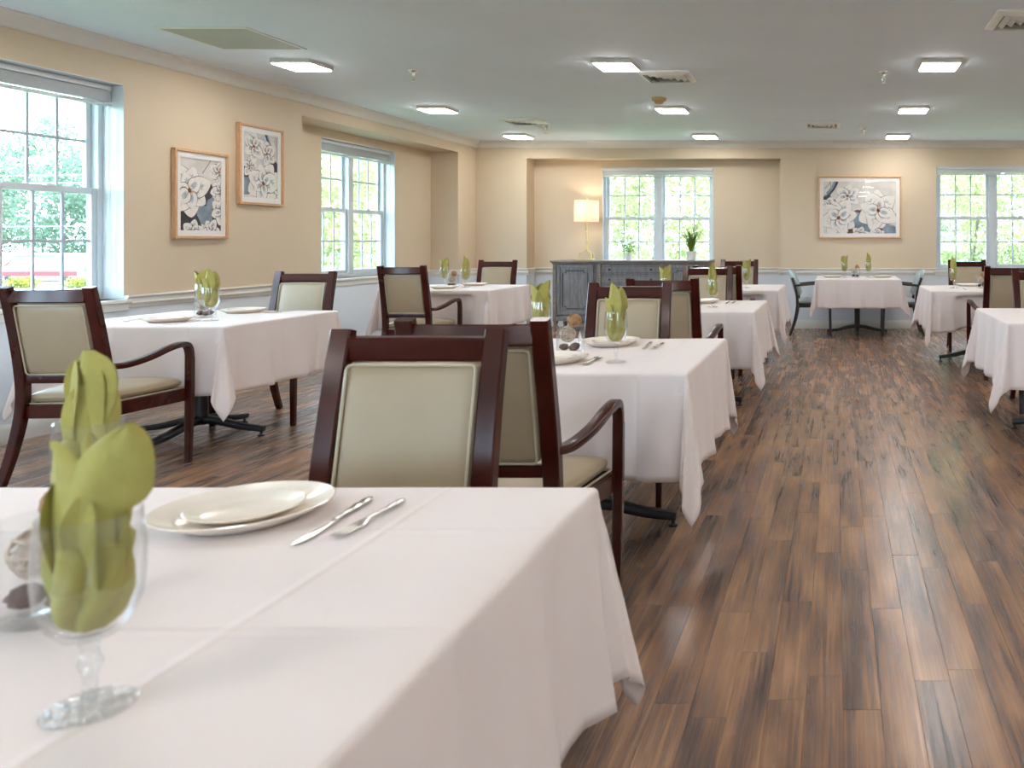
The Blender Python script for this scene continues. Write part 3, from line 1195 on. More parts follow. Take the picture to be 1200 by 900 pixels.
def make_chair():
    t = empty('dining_chair')
    for s in (-1, 1):
        pts = [(s * .216, -.335, 0), (s * .212, -.275, .15), (s * .207, -.228, .32), (s * .203, -.212, .46), (s * .201, -.225, .62), (s * .199, -.263, .82), (s * .198, -.312, 1.02)]
        path = bez(pts, 4)
        n = len(path)
        sz = [(.019 + .0075 * min(1, 1.6 * i / n), .017 + .005 * math.sin(PI * i / n)) for i in range(n)]
        MB().sweep(path, sz, (1, 0, 0), 16, 11).build('back_post', 'mahogany', t, smooth=30)
        path = bez([(s * .208, -.222, .612), (s * .232, -.14, .607), (s * .258, -.02, .628), (s * .274, .10, .662), (s * .278, .185, .672), (s * .278, .225, .664), (s * .278, .246, .635), (s * .278, .252, .59)], 5)
        n = len(path)
        sz = [(.021 - .002 * smooth01((i / n - .7) / .2), .0155 + (.0025 * smooth01((i / n - .6) / .3))) for i in range(n)]
        MB().sweep(path, sz, (1, 0, 0), 16, 5).build('arm', 'mahogany', t, smooth=50)
        MB().sweep([(s * .278, .252, .592), (s * .277, .252, .42), (s * .275, .25, .2), (s * .273, .248, 0)], [(.019, .018), (.019, .018), (.0175, .0165), (.015, .015)], (1, 0, 0), 16, 11).build('leg', 'mahogany', t, smooth=30)
        MB().sweep([(s * .207, -.2, .385), (s * .262, .24, .385)], (.012, .034), (1, 0, 0), 16, 12).build('seat_rail', 'mahogany', t, smooth=30)
    MB().sweep([(-.262, .244, .385), (.262, .244, .385)], (.012, .034), (0, 1, 0), 16, 12).build('seat_rail', 'mahogany', t, smooth=30)
    MB().sweep([(-.2, -.208, .385), (.2, -.208, .385)], (.012, .034), (0, 1, 0), 16, 12).build('seat_rail', 'mahogany', t, smooth=30)

    def yb(z):
        return -.222 - .088 * ((z - .6) / .4) ** 1.25 if z > .6 else -.218
    b = MB()
    b.sweep(bez([(-.176, yb(.972) - .001, .972), (-.1, yb(.972) - .008, .972), (0, yb(.972) - .011, .972), (.1, yb(.972) - .008, .972), (.176, yb(.972) - .001, .972)], 3), (.014, .032), (0, 1, -.2), 16, 10)
    b.build('top_rail', 'mahogany', t, smooth=30)
    MB().sweep([(-.18, yb(.55), .55), (.18, yb(.55), .55)], (.012, .02), (0, 1, 0), 12, 7).build('lower_rail', 'mahogany', t, smooth=30)
    # back panel: lies along the recline
    z0, z1 = .571, .941
    y0, y1 = yb(z0) + .002, yb(z1) + .004
    ln = math.hypot(z1 - z0, y1 - y0)
    ang = math.atan2(z1 - z0, y1 - y0)
    mtx = Matrix.Translation((0, y0, z0)) @ Matrix.Rotation(ang, 4, 'X')
    c = cushion(.346, .346, ln, .042, .007)
    # symmetric bulge on both faces
    c.v = [(x, y, z if z > 0 else z * 1.15) for x, y, z in c.v]
    # normals: local +z faces backwards after the rotation, both are padded
    bp = c.xform(mtx).build('back_panel', 'vinyl', t, smooth=60)
    for sg in (1, -1):
        lp = rect_loop(.326, .326, .010, ln - .010, sg * .0215, .014)
        MB().tube([mtx @ Vector(p) for p in lp], .0042, 6, closed=True).build('piping', 'piping_vinyl', bp, smooth=True)
    st = cushion(.405, .508, .455, .062, .016, 16, 8)
    st.v = [(x, y - .203, z + .452) for x, y, z in st.v]
    so = st.build('seat', 'vinyl', t, smooth=60)
    MB().tube(rect_loop(.405, .508, -.201, .25, .4245, .022), .0045, 6, closed=True).build('piping', 'piping_vinyl', so, smooth=True)
    return t


CH = Kind(make_chair)
chairs = [
    (-3.915, 4.36, 3, 'mahogany armchair facing the window table, in front of the sash window', 1),
    (-3.94, 5.78, 180, 'mahogany armchair between the window table and the niche window', 1),
    (-4.0, 7.85, 0, 'mahogany armchair seen from behind at the niche window table', 1),
    (-3.97, 9.31, 180, 'mahogany armchair in the corner beyond the niche window table', 1),
    (-1.072, 1.80, 180, 'red mahogany armchair across the front table, facing the viewer', 1),
    (-1.065, 2.71, 0, 'dark mahogany armchair pulled to the second aisle table, back to viewer', 1),
    (-1.107, 4.10, 180, 'mahogany armchair across the second aisle table, behind the potpourri glass', 1),
    (-1.07, 5.36, 0, 'mahogany armchair with its back to viewer at the third aisle table', 1),
    (-1.153, 7.06, 180, 'mahogany armchair on the far side of the third aisle table', 1),
    (-1.10, 7.88, 0, 'mahogany armchair with its back to viewer at the fourth aisle table', 1),
    (-1.16, 9.53, 180, 'mahogany armchair on the far side of the fourth aisle table, by sideboard', 1),
    (1.55, 9.42, 180, 'mahogany armchair right under the end wall window', 1),
    (1.555, 7.66, 0, 'mahogany armchair with its back to viewer, second row across the aisle', 1),
    (1.61, 6.16, 180, 'mahogany armchair facing viewer at the aisle table cut by the frame', 1),
]
for (x, y, a, lab, _) in chairs:
    CH.put((x, y, 0), R(a), lab, 'chair', 'mahogany dining armchairs')


def make_round_chair():
    """armchair with a curved padded back and dark frame"""
    t = empty('round_back_chair')
    for s in (-1, 1):
        MB().sweep(bez([(s * .215, -.30, 0), (s * .215, -.235, .2), (s * .215, -.20, .43), (s * .21, -.225, .62), (s * .20, -.27, .76)], 4), (.016, .018), (1, 0, 0), 10, 4).build('back_post', 'dark_frame', t, smooth=50)
        MB().sweep([(s * .225, .225, .68), (s * .222, .225, .4), (s * .215, .235, 0)], (.016, .017), (1, 0, 0), 10, 4).build('leg', 'dark_frame', t, smooth=50)
        MB().sweep(bez([(s * .215, -.235, .66), (s * .245, -.1, .672), (s * .25, .08, .685), (s * .228, .235, .675)], 5), (.024, .014), (1, 0, 0), 10, 3).build('arm', 'dark_frame', t, smooth=50)
    MB().rbox(-.215, .215, -.2, .225, .37, .415, .008).build('seat_rail', 'dark_frame', t)
    c = cushion(.40, .46, .45, .06, .018)
    c.v = [(x, y - .21, z + .445) for x, y, z in c.v]
    c.build('seat', 'blue_vinyl', t, smooth=60)
    # curved back pad with rounded top corners
    n, k = 16, 12
    v, f = [], []
    for side in (1, -1):
        for i in range(n + 1):
            for j in range(k + 1):
                u, q = math.sin((-1 + 2 * i / n) * PI / 2), math.sin((-1 + 2 * j / k) * PI / 2)
                rim = max(0, 1 - abs(u) ** 6) * max(0, 1 - abs(q) ** 6)
                th = .03 * rim ** .35
                top = .86 - .07 * abs(u) ** 3
                z = .535 + (top - .535) * (q + 1) / 2
                x = u * .225 * (1 - .08 * abs(q) ** 4)
                y = -.215 - .10 * (z - .535) / .33 + .055 * u * u + side * th
                v.append((x, y, z))
    m_ = (n + 1) * (k + 1)
    for sd in (0, 1):
        for i in range(n):
            for j in range(k):
                a = sd * m_ + i * (k + 1) + j
                f.append((a, a + k + 1, a + k + 2, a + 1))
    MB().add(v, f).build('back_pad', 'blue_vinyl', t, smooth=60)
    return t


RC = Kind(make_round_chair)
RC.put((-.31, 10.97, 0), R(-90), 'round-backed blue armchair beside the fourth aisle table end, under wide print', 'chair', 'round-backed blue chairs')
RC.put((.85, 10.97, 0), R(90), 'round-backed blue armchair nearest the end wall window', 'chair', 'round-backed blue chairs')


# ------------------------------------------------------------------ tables and cloths
TT = 0.755


def make_table(hx=.535, hy=.535):
    t = empty('pedestal_table')
    MB().rbox(-hx + .004, hx - .004, -hy + .004, hy - .004, TT - .034, TT - .004, .006).build('table_top', 'table_core', t)
    MB().lathe([(.038, .075), (.038, TT - .06), (.10, TT - .05), (.12, TT - .034)], 16).build('column', 'black_iron', t, smooth=40)
    for k in range(4):
        a = k * PI / 2
        c, s = math.cos(a), math.sin(a)
        pts = [(.02 * c, .02 * s, .105), (.12 * c, .12 * s, .095), (.26 * c, .26 * s, .062), (.40 * c, .40 * s, .045)]
        ref = (-s, c, 0)
        MB().sweep(bez(pts, 3), [(.032 - .011 * i / 9, .026 - .008 * i / 9) for i in range(10)], ref, 10, 4).build('foot', 'black_iron', t, smooth=40)
        MB().lathe([(.02, 0), (.022, .008), (.009, .012), (.008, .034)], 12, (.385 * c, .385 * s, 0)).build('glide', 'black_iron', t, smooth=40)
    return t


def cloth_mesh(hx, hy, drop, seed, push, near_chair=(), K=.20):
    """square cloth over a rectangular top: flat top, hanging sides with folds, a pointed flute at each corner.
    push: {'-y': p} cloth tucked in under the top by a chair on that side"""
    rng = random.Random(seed)
    rho = .010

    def axis(h):
        pts = []
        for i in range(25):
            pts.append(-h + 2 * h * i / 24)
        sk = [rho * .4, rho * .8, rho * 1.2, rho * 1.57]
        m_ = 16
        sk += [rho * 1.57 + (drop - rho * 1.57) * (k / m_) for k in range(1, m_ + 1)]
        return [-h - s for s in reversed(sk)] + pts + [h + s for s in sk]
    U, V = axis(hx), axis(hy)
    waves = {}
    for sd in ('+x', '-x', '+y', '-y'):
        waves[sd] = [(rng.uniform(.6, 1), rng.uniform(2.4, 3.8), rng.random() * 6.28), (rng.uniform(.3, .55), rng.uniform(5.5, 8.5), rng.random() * 6.28)]
    flutes = {}
    for sx in (1, -1):
        for sy in (1, -1):
            flutes[(sx, sy)] = (rng.uniform(.8, 1.2) * K, rng.uniform(-.5, .5), rng.uniform(.05, .12))

    def hang(s):
        if s < rho * PI / 2:
            return rho * math.sin(s / rho), -rho * (1 - math.cos(s / rho))
        return rho, -rho - (s - rho * PI / 2)

    def side(s, tt, sd):
        """returns out, z, lateral for drop length s at relative place tt"""
        o, z = hang(s)
        fr = s / drop
        env = 1 - abs(tt) ** 8
        w = sum(a * math.sin(fq * PI * tt + ph) for a, fq, ph in waves[sd])
        near = .45 + .55 * abs(tt) ** 1.5
        calm = .75 if sd in near_chair else 1.0
        o += .018 * fr * calm + calm * env * .052 * fr ** .9 * (w * near + .1)
        lat = env * .016 * fr * math.sin(3 * PI * tt + waves[sd][0][2])
        p, pc = push.get(sd, (0, 0))
        if p:
            msk = smooth01((.42 - abs(tt * (hy if 'x' in sd else hx) - pc)) / .09)
            s0 = .04
            if s > s0:
                q = s - s0
                if q < p:
                    o2, z2 = .012 - q, -s0 - .008 * q / p
                else:
                    o2, z2 = .012 - p, -s0 - .008 - (q - p)
                o = o * (1 - msk) + o2 * msk
                z = z * (1 - msk) + z2 * msk
        return o, z, lat
    v = []
    for u in U:
        for q in V:
            ex, ey = max(abs(u) - hx, 0), max(abs(q) - hy, 0)
            sx, sy = (1 if u > 0 else -1), (1 if q > 0 else -1)
            if ex == 0 and ey == 0:
                z = .0012 * math.sin(9 * u + seed) * math.sin(7 * q + 2 * seed)
                v.append((u, q, TT + z * .8))
            elif ey == 0:
                o, z, lat = side(ex, q / hy, '+x' if sx > 0 else '-x')
                v.append((sx * (hx + o), q + lat, TT + z))
            elif ex == 0:
                o, z, lat = side(ey, u / hx, '+y' if sy > 0 else '-y')
                v.append((u + lat, sy * (hy + o), TT + z))
            else:
                r = math.hypot(ex, ey)
                ph = math.atan2(ey, ex)
                tt = ph / (PI / 2)
                # keep the square's outline in the hanging corner
                o, z = hang(r)
                o += .018 * r / drop
                kk, skew, ww = flutes[(sx, sy)]
                so = math.sin(PI * tt)
                out = kk * r * so ** 1.0 + .075 * r * math.sin(3.5 * PI * tt) ** 2 * so
                tan = ww * r * math.sin(2 * PI * tt) + skew * .35 * r * so ** 2
                x = hx + o * math.cos(ph) + out * .7071 + tan * .7071
                y = hy + o * math.sin(ph) + out * .7071 - tan * .7071
                z2 = z * (1 - .06 * so)
                v.append((sx * x, sy * y, TT + z2))
    nv = len(V)
    f = []
    for i in range(len(U) - 1):
        for j in range(nv - 1):
            a = i * nv + j
            f.append((a, a + nv, a + nv + 1, a + 1))
    b_ = MB()
    b_.add(v, f)
    return b_


TB = Kind(make_table)
T = {}


def place_table(key, x, y, rot, seed, tlab, clab, push={}, hx=.535, hy=.535, drop=.40, K=.12, near_chair=()):
    if hx == .535:
        TB.put((x, y, 0), R(rot), tlab, 'table', 'pedestal dining tables')
    else:
        o = make_table(hx, hy)
        o.location = (x, y, 0)
        o.rotation_euler.z = R(rot)
        tag(o, tlab, 'table', 'pedestal dining tables')
    c = cloth_mesh(hx, hy, drop, seed, push, near_chair, K=K).build('tablecloth', 'linen', None, smooth=80, loc=(x, y, 0), rotz=R(rot))
    tag(c, clab, 'tablecloth', 'white tablecloths')
    sm = c.modifiers.new('thick', 'SOLIDIFY')
    sm.thickness = .0016
    sm.offset = 1
    T[key] = (x, y)


place_table('L1', -4.07, 5.25, 0, 11, 'black pedestal table next to the sash window, feet showing', 'white cloth on the table next to the sash window', {'+y': (.30, .13)}, near_chair=('-y',))
place_table('A', -1.13, 1.085, 0, 5, 'pedestal table in front with the dinner plate and cutlery', 'white cloth filling the lower part of the picture, with fold creases', {'+y': (.15, .06)}, hx=.64, hy=.55, K=.16)
place_table('B', -1.10, 3.59, 0, 7, 'pedestal table, second along the aisle, holding the potpourri glass', 'white cloth with deep corner folds on the second aisle table', {'+y': (.31, 0)}, near_chair=('-y',))
place_table('C', -1.115, 6.22, 0, 8, 'pedestal table, third along the aisle', 'white cloth on the third aisle table, corner hanging to a point', {'+y': (.04, -.04)}, near_chair=('-y', '+y'))
place_table('D', -1.12, 8.67, 0, 9, 'pedestal table, fourth along the aisle, near the sideboard', 'white cloth on the fourth aisle table', {'-y': (.10, .02), '+y': (.04, -.04)}, near_chair=('-y', '+y'))
place_table('L2', -4.0, 8.67, 0, 10, 'pedestal table before the niche window', 'white cloth on the table before the niche window', {'+y': (.22, .03), '-y': (.06, 0)}, near_chair=('-y',))
place_table('F', .28, 10.97, 0, 12, 'pedestal table under the wide print between two blue chairs', 'white cloth on the table under the wide print', {'-x': (.28, 0), '+x': (.28, 0)}, drop=.37, K=.05, near_chair=('-x', '+x'))
place_table('R1', 1.465, 8.5, 0, 13, 'pedestal table across the aisle, before the end wall window', 'white cloth across the aisle, before the end wall window', {'-y': (.05, .09), '+y': (.10, .085)}, near_chair=('-y',))
place_table('R2', 1.57, 5.45, 0, 14, 'pedestal table across the aisle, cut by the picture edge', 'white cloth across the aisle, cut by the picture edge', {'+y': (.18, .04)})


# ------------------------------------------------------------------ tableware
def make_goblet():
    t = empty('water_goblet')
    outer = [(.010, .072), (.022, .078), (.033, .092), (.0405, .115), (.0425, .14), (.042, .17), (.0395, .205)]
    inner = [(.0383, .205), (.0403, .17), (.0408, .14), (.0388, .116), (.0312, .094), (.02, .082), (.001, .079)]
    MB().lathe([(r_ * 1.1, z_) for r_, z_ in outer + inner], 32, cap=False).build('bowl', 'goblet_glass', t, smooth=60)
    MB().lathe([(.0075, .0085), (.0065, .02), (.0062, .034), (.0095, .042), (.0115, .048), (.0085, .055), (.0075, .062), (.011, .0725)], 16).build('stem', 'solid_glass', t, smooth=60)
    MB().lathe([(.0395, 0), (.0405, .0025), (.037, .0045), (.018, .0065), (.009, .0095)], 32).build('foot', 'solid_glass', t, smooth=60)
    return t


GB = Kind(make_goblet)


def bowl_r(z):
    pr = [(.080, .012), (.094, .0300), (.116, .0370), (.14, .0390), (.17, .0385), (.205, .0366), (.4, .0366)]
    for (z0, r0), (z1, r1) in zip(pr, pr[1:]):
        if z <= z1:
            return 1.1 * (r0 + (r1 - r0) * max(0, (z - z0)) / (z1 - z0))
    return .04


def napkin_mb(seed, petals, blunt=False):
    """folded napkin: pleated body in the bowl, leaf-like points standing above.
    petals: (azimuth deg, base radius, base z, tip z, tip radius, half width, twist)"""
    rng = random.Random(seed)
    ph = rng.random() * 6.28
    b_ = MB()
    n, k = 40, 14
    v, f = [], []
    for i in range(k + 1):
        z = .083 + (.20 - .083) * i / k
        rr = bowl_r(z) - .0035
        for j in range(n):
            a = 2 * PI * j / n
            pl = abs(math.sin(2.5 * a + ph + 1.5 * math.sin(z * 30))) ** .6
            r_ = rr * (.58 + .41 * pl - .08 * math.sin(4 * a - z * 60 + ph) ** 2)
            if i > k - 3:
                r_ *= 1 - .16 * (i - (k - 3))
            v.append((r_ * math.cos(a), r_ * math.sin(a), z))
    for i in range(k):
        for j in range(n):
            q = (j + 1) % n
            f.append((i * n + j, i * n + q, i * n + n + q, i * n + n + j))
    f.append(tuple(reversed(range(n))))
    f.append(tuple(k * n + j for j in range(n)))
    b_.add(v, f)
    for (az, r0, z0, z1, r1, hw, tw) in petals:
        a0 = R(az)
        d = Vector((math.cos(a0), math.sin(a0), 0))
        s_ = Vector((-d.y, d.x, 0))
        n1, n2 = 16, 10
        v, f = [], []
        for sd in (0, 1):
            for i in range(n1 + 1):
                t = i / n1
                z = z0 + (z1 - z0) * t
                r_ = r0 + (r1 - r0) * t ** 1.6 + .006 * math.sin(PI * t)
                w = hw * min(1.12, .72 + .75 * t) * (1 - (max(0, t - .35) / .65) ** (5 if blunt else 2.6)) ** (.6 if blunt else .8) if t < 1 else (hw * .25 if blunt else 0.0008)
                ctr = d * r_ + s_ * (tw * t * t) + Vector((0, 0, z))
                for j in range(n2 + 1):
                    q = -1 + 2 * j / n2
                    cup = -.55 * w * abs(q) ** 1.5 + .0022 * math.sin(q * 5 + t * 6 + ph)
                    pt = ctr + s_ * (q * w) + d * (cup + (.0012 if sd else -.0012))
                    lim = bowl_r(min(pt.z, .205)) - .0012 + (1 if pt.z > .235 else 0)
                    if pt.z > .207:
                        lim += (pt.z - .207) * 1.6
                    hr = math.hypot(pt.x, pt.y)
                    if hr > lim:
                        pt.x *= lim / hr
                        pt.y *= lim / hr
                    v.append(pt)
        m_ = (n1 + 1) * (n2 + 1)
        for sd in (0, 1):
            for i in range(n1):
                for j in range(n2):
                    a = sd * m_ + i * (n2 + 1) + j
                    qd = (a, a + n2 + 1, a + n2 + 2, a + 1)
                    f.append(qd if sd else tuple(reversed(qd)))
        b_.add(v, f)
    return b_


NAPS = {}
PET = {
    'pair': [(228, .020, .13, .322, .016, .040, -.006), (306, .020, .13, .304, .022, .042, .014), (90, .014, .14, .28, .02, .036, .0), (195, .018, .12, .262, .040, .032, .0)],
    'lapel': [(292, .020, .13, .305, .036, .042, .058), (245, .020, .12, .282, .026, .046, -.018), (90, .014, .14, .27, .016, .040, .0), (10, .016, .13, .262, .04, .036, .0), (170, .016, .13, .262, .03, .036, .0)],
    'old': [(275, .018, .12, .235, .030, .040, .0), (345, .016, .13, .290, .085, .044, -.012), (180, .016, .13, .255, .030, .036, .006), (90, .014, .14, .27, .016, .034, .0), (235, .018, .12, .26, .034, .034, .0)],
    'tall': [(250, .012, .14, .335, .004, .038, -.006), (70, .012, .14, .328, .004, .036, .004), (340, .014, .13, .285, .028, .030, .0), (170, .014, .13, .30, .02, .03, 0)],
    'fan': [(205, .018, .14, .290, .048, .046, .0), (335, .018, .14, .305, .048, .046, .0), (270, .018, .13, .262, .034, .042, 0), (90, .014, .14, .29, .02, .042, .0)],
    'roll': [(255, .016, .14, .318, .012, .040, .010), (200, .016, .14, .300, .016, .030, .0), (75, .014, .14, .312, .010, .038, .0), (320, .018, .13, .272, .028, .032, .004)],
    'slim': [(230, .014, .14, .33, .012, .036, -.008), (310, .014, .14, .31, .016, .034, .008), (290, .014, .13, .27, .02, .03, 0)],
}


def napkin(style, loc, rotz, label):
    if style not in NAPS:
        NAPS[style] = napkin_mb(hash(style) % 7 if False else len(NAPS) + 2, PET[style], style == 'roll').mesh('folded_napkin', 'napkin_green', smooth=60)
    o = bpy.data.objects.new('folded_napkin', NAPS[style])
    COL.objects.link(o)
    o.location = loc
    o.rotation_euler.z = rotz
    tag(o, label, 'napkin', 'folded green napkins')


def make_plate():
    t = empty('dinner_plate')
    MB().lathe([(0, .004), (.08, .004), (.088, .0), (.094, .0), (.10, .004), (.137, .0225), (.1385, .0245), (.136, .0255), (.102, .0105), (.092, .007), (0, .007)], 48, cap=False).build('dish', 'china', t, smooth=40)
    return t


def make_side_plate():
    t = empty('side_plate')
    MB().lathe([(0, .004), (.05, .004), (.056, .0), (.06, .0), (.065, .003), (.089, .0135), (.0903, .015), (.0885, .016), (.067, .008), (.06, .006), (0, .006)], 40, cap=False).build('dish', 'china', t, smooth=40)
    return t


DP = Kind(make_plate)
SPL = Kind(make_side_plate)


def flat_blade(outline, t0=.0012, z=.0):
    b_ = MB()
    b_.prism(outline, 2, z, z + t0 * 2)
    return b_


def handle_mb(y0, y1, w0, w1, zc=.004):
    """ornate cutlery handle along y"""
    pts, sz = [], []
    for i in range(13):
        t = i / 12
        y = y0 + (y1 - y0) * t
        w = w0 + (w1 - w0) * t ** 1.5
        if t > .82:
            w *= 1 - .45 * ((t - .82) / .18) ** 2
        w *= 1 + .12 * math.sin(t * 22)
        pts.append((0, y, zc))
        sz.append((w, .0028 + .0006 * math.sin(t * 22)))
    return MB().sweep(pts, sz, (1, 0, 0), 10, 2.4)


def make_knife():
    t = empty('table_knife')
    flat_blade([(-.004, .125), (.006, .125), (.0085, .09), (.0088, .04), (.005, .012), (-.002, 0), (-.005, .006), (-.0045, .06)], .0008, .0018).build('blade', 'steel', t)
    handle_mb(.12, .24, .0055, .0105, .0034).build('handle', 'steel', t, smooth=60)
    return t


def make_fork():
    t = empty('table_fork')
    b_ = MB()
    for k in range(4):
        x = -.0096 + .0064 * k
        b_.sweep([(x, 0, .006), (x, .02, .0035), (x * 1.02, .048, .003)], [(.0011, .0009), (.0018, .0012), (.0024, .0013)], (1, 0, 0), 8, 3)
    b_.build('tine', 'steel', t, smooth=60)
    b2 = MB()
    b2.sweep([(0, .044, .003), (0, .06, .003), (0, .075, .0045), (0, .085, .0055), (0, .10, .0055)], [(.0125, .0012), (.012, .0014), (.007, .0018), (.004, .002), (.0035, .002)], (1, 0, 0), 10, 3)
    b2.build('neck', 'steel', t, smooth=60)
    handle_mb(.098, .19, .0036, .0100, .0048).build('handle', 'steel', t, smooth=60)
    return t


def make_spoon():
    t = empty('table_spoon')
    b_ = MB()
    n, k = 16, 5
    v, f = [], []
    for i in range(k + 1):
        r_ = i / k
        for j in range(n):
            a = 2 * PI * j / n
            v.append((.019 * r_ * math.cos(a), .03 + .029 * r_ * math.sin(a), .0015 + .0075 * r_ ** 2))
    for i in range(k):
        for j in range(n):
            q = (j + 1) % n
            f.append((i * n + j, i * n + q, i * n + n + q, i * n + n + j))
    b_.add(v, f)
    b_.build('spoon_bowl', 'steel', t, smooth=60)
    handle_mb(.056, .18, .0036, .0100, .0068).build('handle', 'steel', t, smooth=60)
    return t


KN, FK, SN = Kind(make_knife), Kind(make_fork), Kind(make_spoon)


def make_vase():
    t = empty('glass_vase')
    MB().lathe([(0, 0), (.058, 0), (.0595, .004), (.0595, .125), (.058, .1265), (.0563, .125), (.0563, .012), (.05, .009), (0, .009)], 36, cap=False).build('cylinder_glass', 'goblet_glass', t, smooth=40)
    return t


VS = Kind(make_vase)


def rattan_ball(r, mname, seed):
    rng = random.Random(seed)
    b_ = MB()
    for k in range(13):
        ax = Vector((rng.gauss(0, 1), rng.gauss(0, 1), rng.gauss(0, 1))).normalized()
        e1 = ax.orthogonal().normalized()
        e2 = ax.cross(e1)
        rr = r * rng.uniform(.92, 1)
        off = rng.uniform(-.35, .35) * r
        cr = math.sqrt(rr * rr - off * off)
        pts = [ax * off + (e1 * math.cos(a) + e2 * math.sin(a)) * cr for a in [2 * PI * i / 18 for i in range(18)]]
        b_.tube(pts, r * .06, 5, closed=True)
    b_.ball((0, 0, 0), r * .72, 10, 7)
    return b_.mesh('rattan_ball', mname, smooth=60)


def pod_mesh(seed, r):
    rng = random.Random(seed)
    b_ = MB()
    n, k = 14, 9
    v, f = [], []
    for i in range(k + 1):
        th = PI * i / k
        for j in range(n):
            a = 2 * PI * j / n
            sc = 1 + .22 * math.cos(5 * a + 1.3 * i) * math.sin(th)
            v.append((r * sc * math.sin(th) * math.cos(a), r * sc * math.sin(th) * math.sin(a), -r * .8 * math.cos(th)))
    for i in range(k):
        for j in range(n):
            q = (j + 1) % n
            f.append((i * n + j, i * n + q, i * n + n + q, i * n + n + j))
    b_.add(v, f)
    return b_.mesh('dried_pod', 'pod_dark', smooth=60)


MESH_RB1 = rattan_ball(.030, 'rattan', 1)
MESH_RB2 = rattan_ball(.035, 'rattan_pale', 2)
MESH_POD = pod_mesh(3, .0195)


def shell_mesh():
    b_ = MB()
    n = 9
    v, f = [], []
    for i in range(7):
        t = i / 6
        for j in range(n):
            a = 2 * PI * j / n + t * 2.2
            r_ = .0095 * (1 - t) ** .8 * (1 + .18 * (j % 3 == 0)) + .0008
            v.append((r_ * math.cos(a), r_ * math.sin(a), .045 * t - .015))
    for i in range(6):
        for j in range(n):
            q = (j + 1) % n
            f.append((i * n + j, i * n + q, i * n + n + q, i * n + n + j))
    f.append(tuple(reversed(range(n))))
    b_.add(v, f)
    return b_.mesh('sea_shell', 'shell_white', smooth=60)


MESH_SH = shell_mesh()


def inst(name, me, loc, rot, label, cat, group):
    o = bpy.data.objects.new(name, me)
    COL.objects.link(o)
    o.location = loc
    o.rotation_euler = rot
    return tag(o, label, cat, group)


def potpourri(x, y, where, n=6, a=0.0):
    z = TT + .0036
    VS.put((x, y, z), 0, 'clear glass cylinder of potpourri on %s' % where, 'vase', 'potpourri glasses')
    g_ = 'potpourri pieces'

    def at(dx, dy, dz):
        c, s = math.cos(a), math.sin(a)
        return (x + c * dx - s * dy, y + s * dx + c * dy, z + dz)
    inst('dried_pod', MESH_POD, at(.02, -.02, .0255), (0, 0, 0), 'dark pod low in the glass on %s' % where, 'dried pod', g_)
    inst('dried_pod', MESH_POD, at(-.027, -.004, .0270), (0, 0, 1), 'dark pod beside another in the glass on %s' % where, 'dried pod', g_)
    inst('rattan_ball', MESH_RB2, at(-.014, .004, .0815), (.4, .2, 0), 'pale rattan ball inside the glass on %s' % where, 'rattan ball', g_)
    if n > 3:
        inst('dried_pod', MESH_POD, at(.012, .028, .0270), (0, 0, 2), 'dark pod at the back of the glass on %s' % where, 'dried pod', g_)
        inst('sea_shell', MESH_SH, at(.041, .002, .066), (0, 0, 0), 'white pointed shell in the glass on %s' % where, 'shell', g_)
    inst('rattan_ball', MESH_RB1, at(.016, .0, .1425), (.1, .7, 1), 'orange rattan ball topping the glass on %s' % where, 'rattan ball', g_)


def setting(x, y, where):
    DP.put((x, y, TT + .0036), 0, 'cream dinner plate on %s' % where, 'plate', 'dinner plates')
    SPL.put((x + .004, y - .003, TT + .0036 + .0078), 0, 'small upper plate on %s' % where, 'plate', 'side plates')


def glass_napkin(x, y, style, rot, where):
    GB.put((x, y, TT + .0036), R(rot), 'stemmed glass goblet on %s' % where, 'goblet', 'water goblets')
    napkin(style, (x, y, TT + .0046), R(rot), 'green napkin in the goblet on %s' % where)


# front table
setting(-1.05, 1.455, 'the front table')
KN.put((-.872, 1.315, TT + .0036), R(3), 'silver table knife beside the plate on the front table', 'knife', 'table knives')
FK.put((-.825, 1.35, TT + .0036), R(-3), 'silver fork beside the knife on the front table', 'fork', 'table forks')
glass_napkin(-.785, .862, 'lapel', -12, 'the front table, foot in full view')
glass_napkin(-1.185, 1.30, 'roll', 0, 'the front table, half hidden behind another napkin')
potpourri(-1.035, 1.085, 'the front table', 6, .4)
# second aisle table
setting(-1.065, 3.87, "the second aisle table's far side")
setting(-1.15, 3.33, "the second aisle table's near side")
glass_napkin(-.893, 3.32, 'pair', 0, 'the second aisle table, in front of the far plate')
glass_napkin(-1.392, 3.86, 'fan', 10, 'the second aisle table, behind the chair back')
potpourri(-1.163, 3.585, 'the second aisle table', 6)
KN.put((-.875, 3.70, TT + .0036), R(4), 'silver knife by the far plate of the second aisle table', 'knife', 'table knives')
FK.put((-.835, 3.70, TT + .0036), R(-4), 'silver fork by the far plate of the second aisle table', 'fork', 'table forks')
SN.put((-.985, 3.42, TT + .0036), R(176), 'silver spoon by the near plate of the second aisle table', 'spoon', 'table spoons')
# window table
setting(-4.08, 5.0, "the window table's near side")
setting(-4.07, 5.62, "the window table's far side")
glass_napkin(-3.84, 5.03, 'pair', 20, 'the window table, before the glass cylinder')
glass_napkin(-4.22, 5.46, 'fan', 0, 'the window table, behind the glass cylinder')
potpourri(-4.06, 5.27, 'the window table', 4)
KN.put((-3.86, 5.53, TT + .0036), R(6), 'silver knife by the far plate of the window table', 'knife', 'table knives')
FK.put((-3.81, 5.54, TT + .0036), R(-6), 'silver fork by the far plate of the window table', 'fork', 'table forks')
FK.put((-4.30, 4.92, TT + .0036), R(8), 'silver fork by the near plate of the window table', 'fork', 'table forks')
KN.put((-3.905, 4.75, TT + .0036), R(-8), 'silver knife by the near plate of the window table', 'knife', 'table knives')
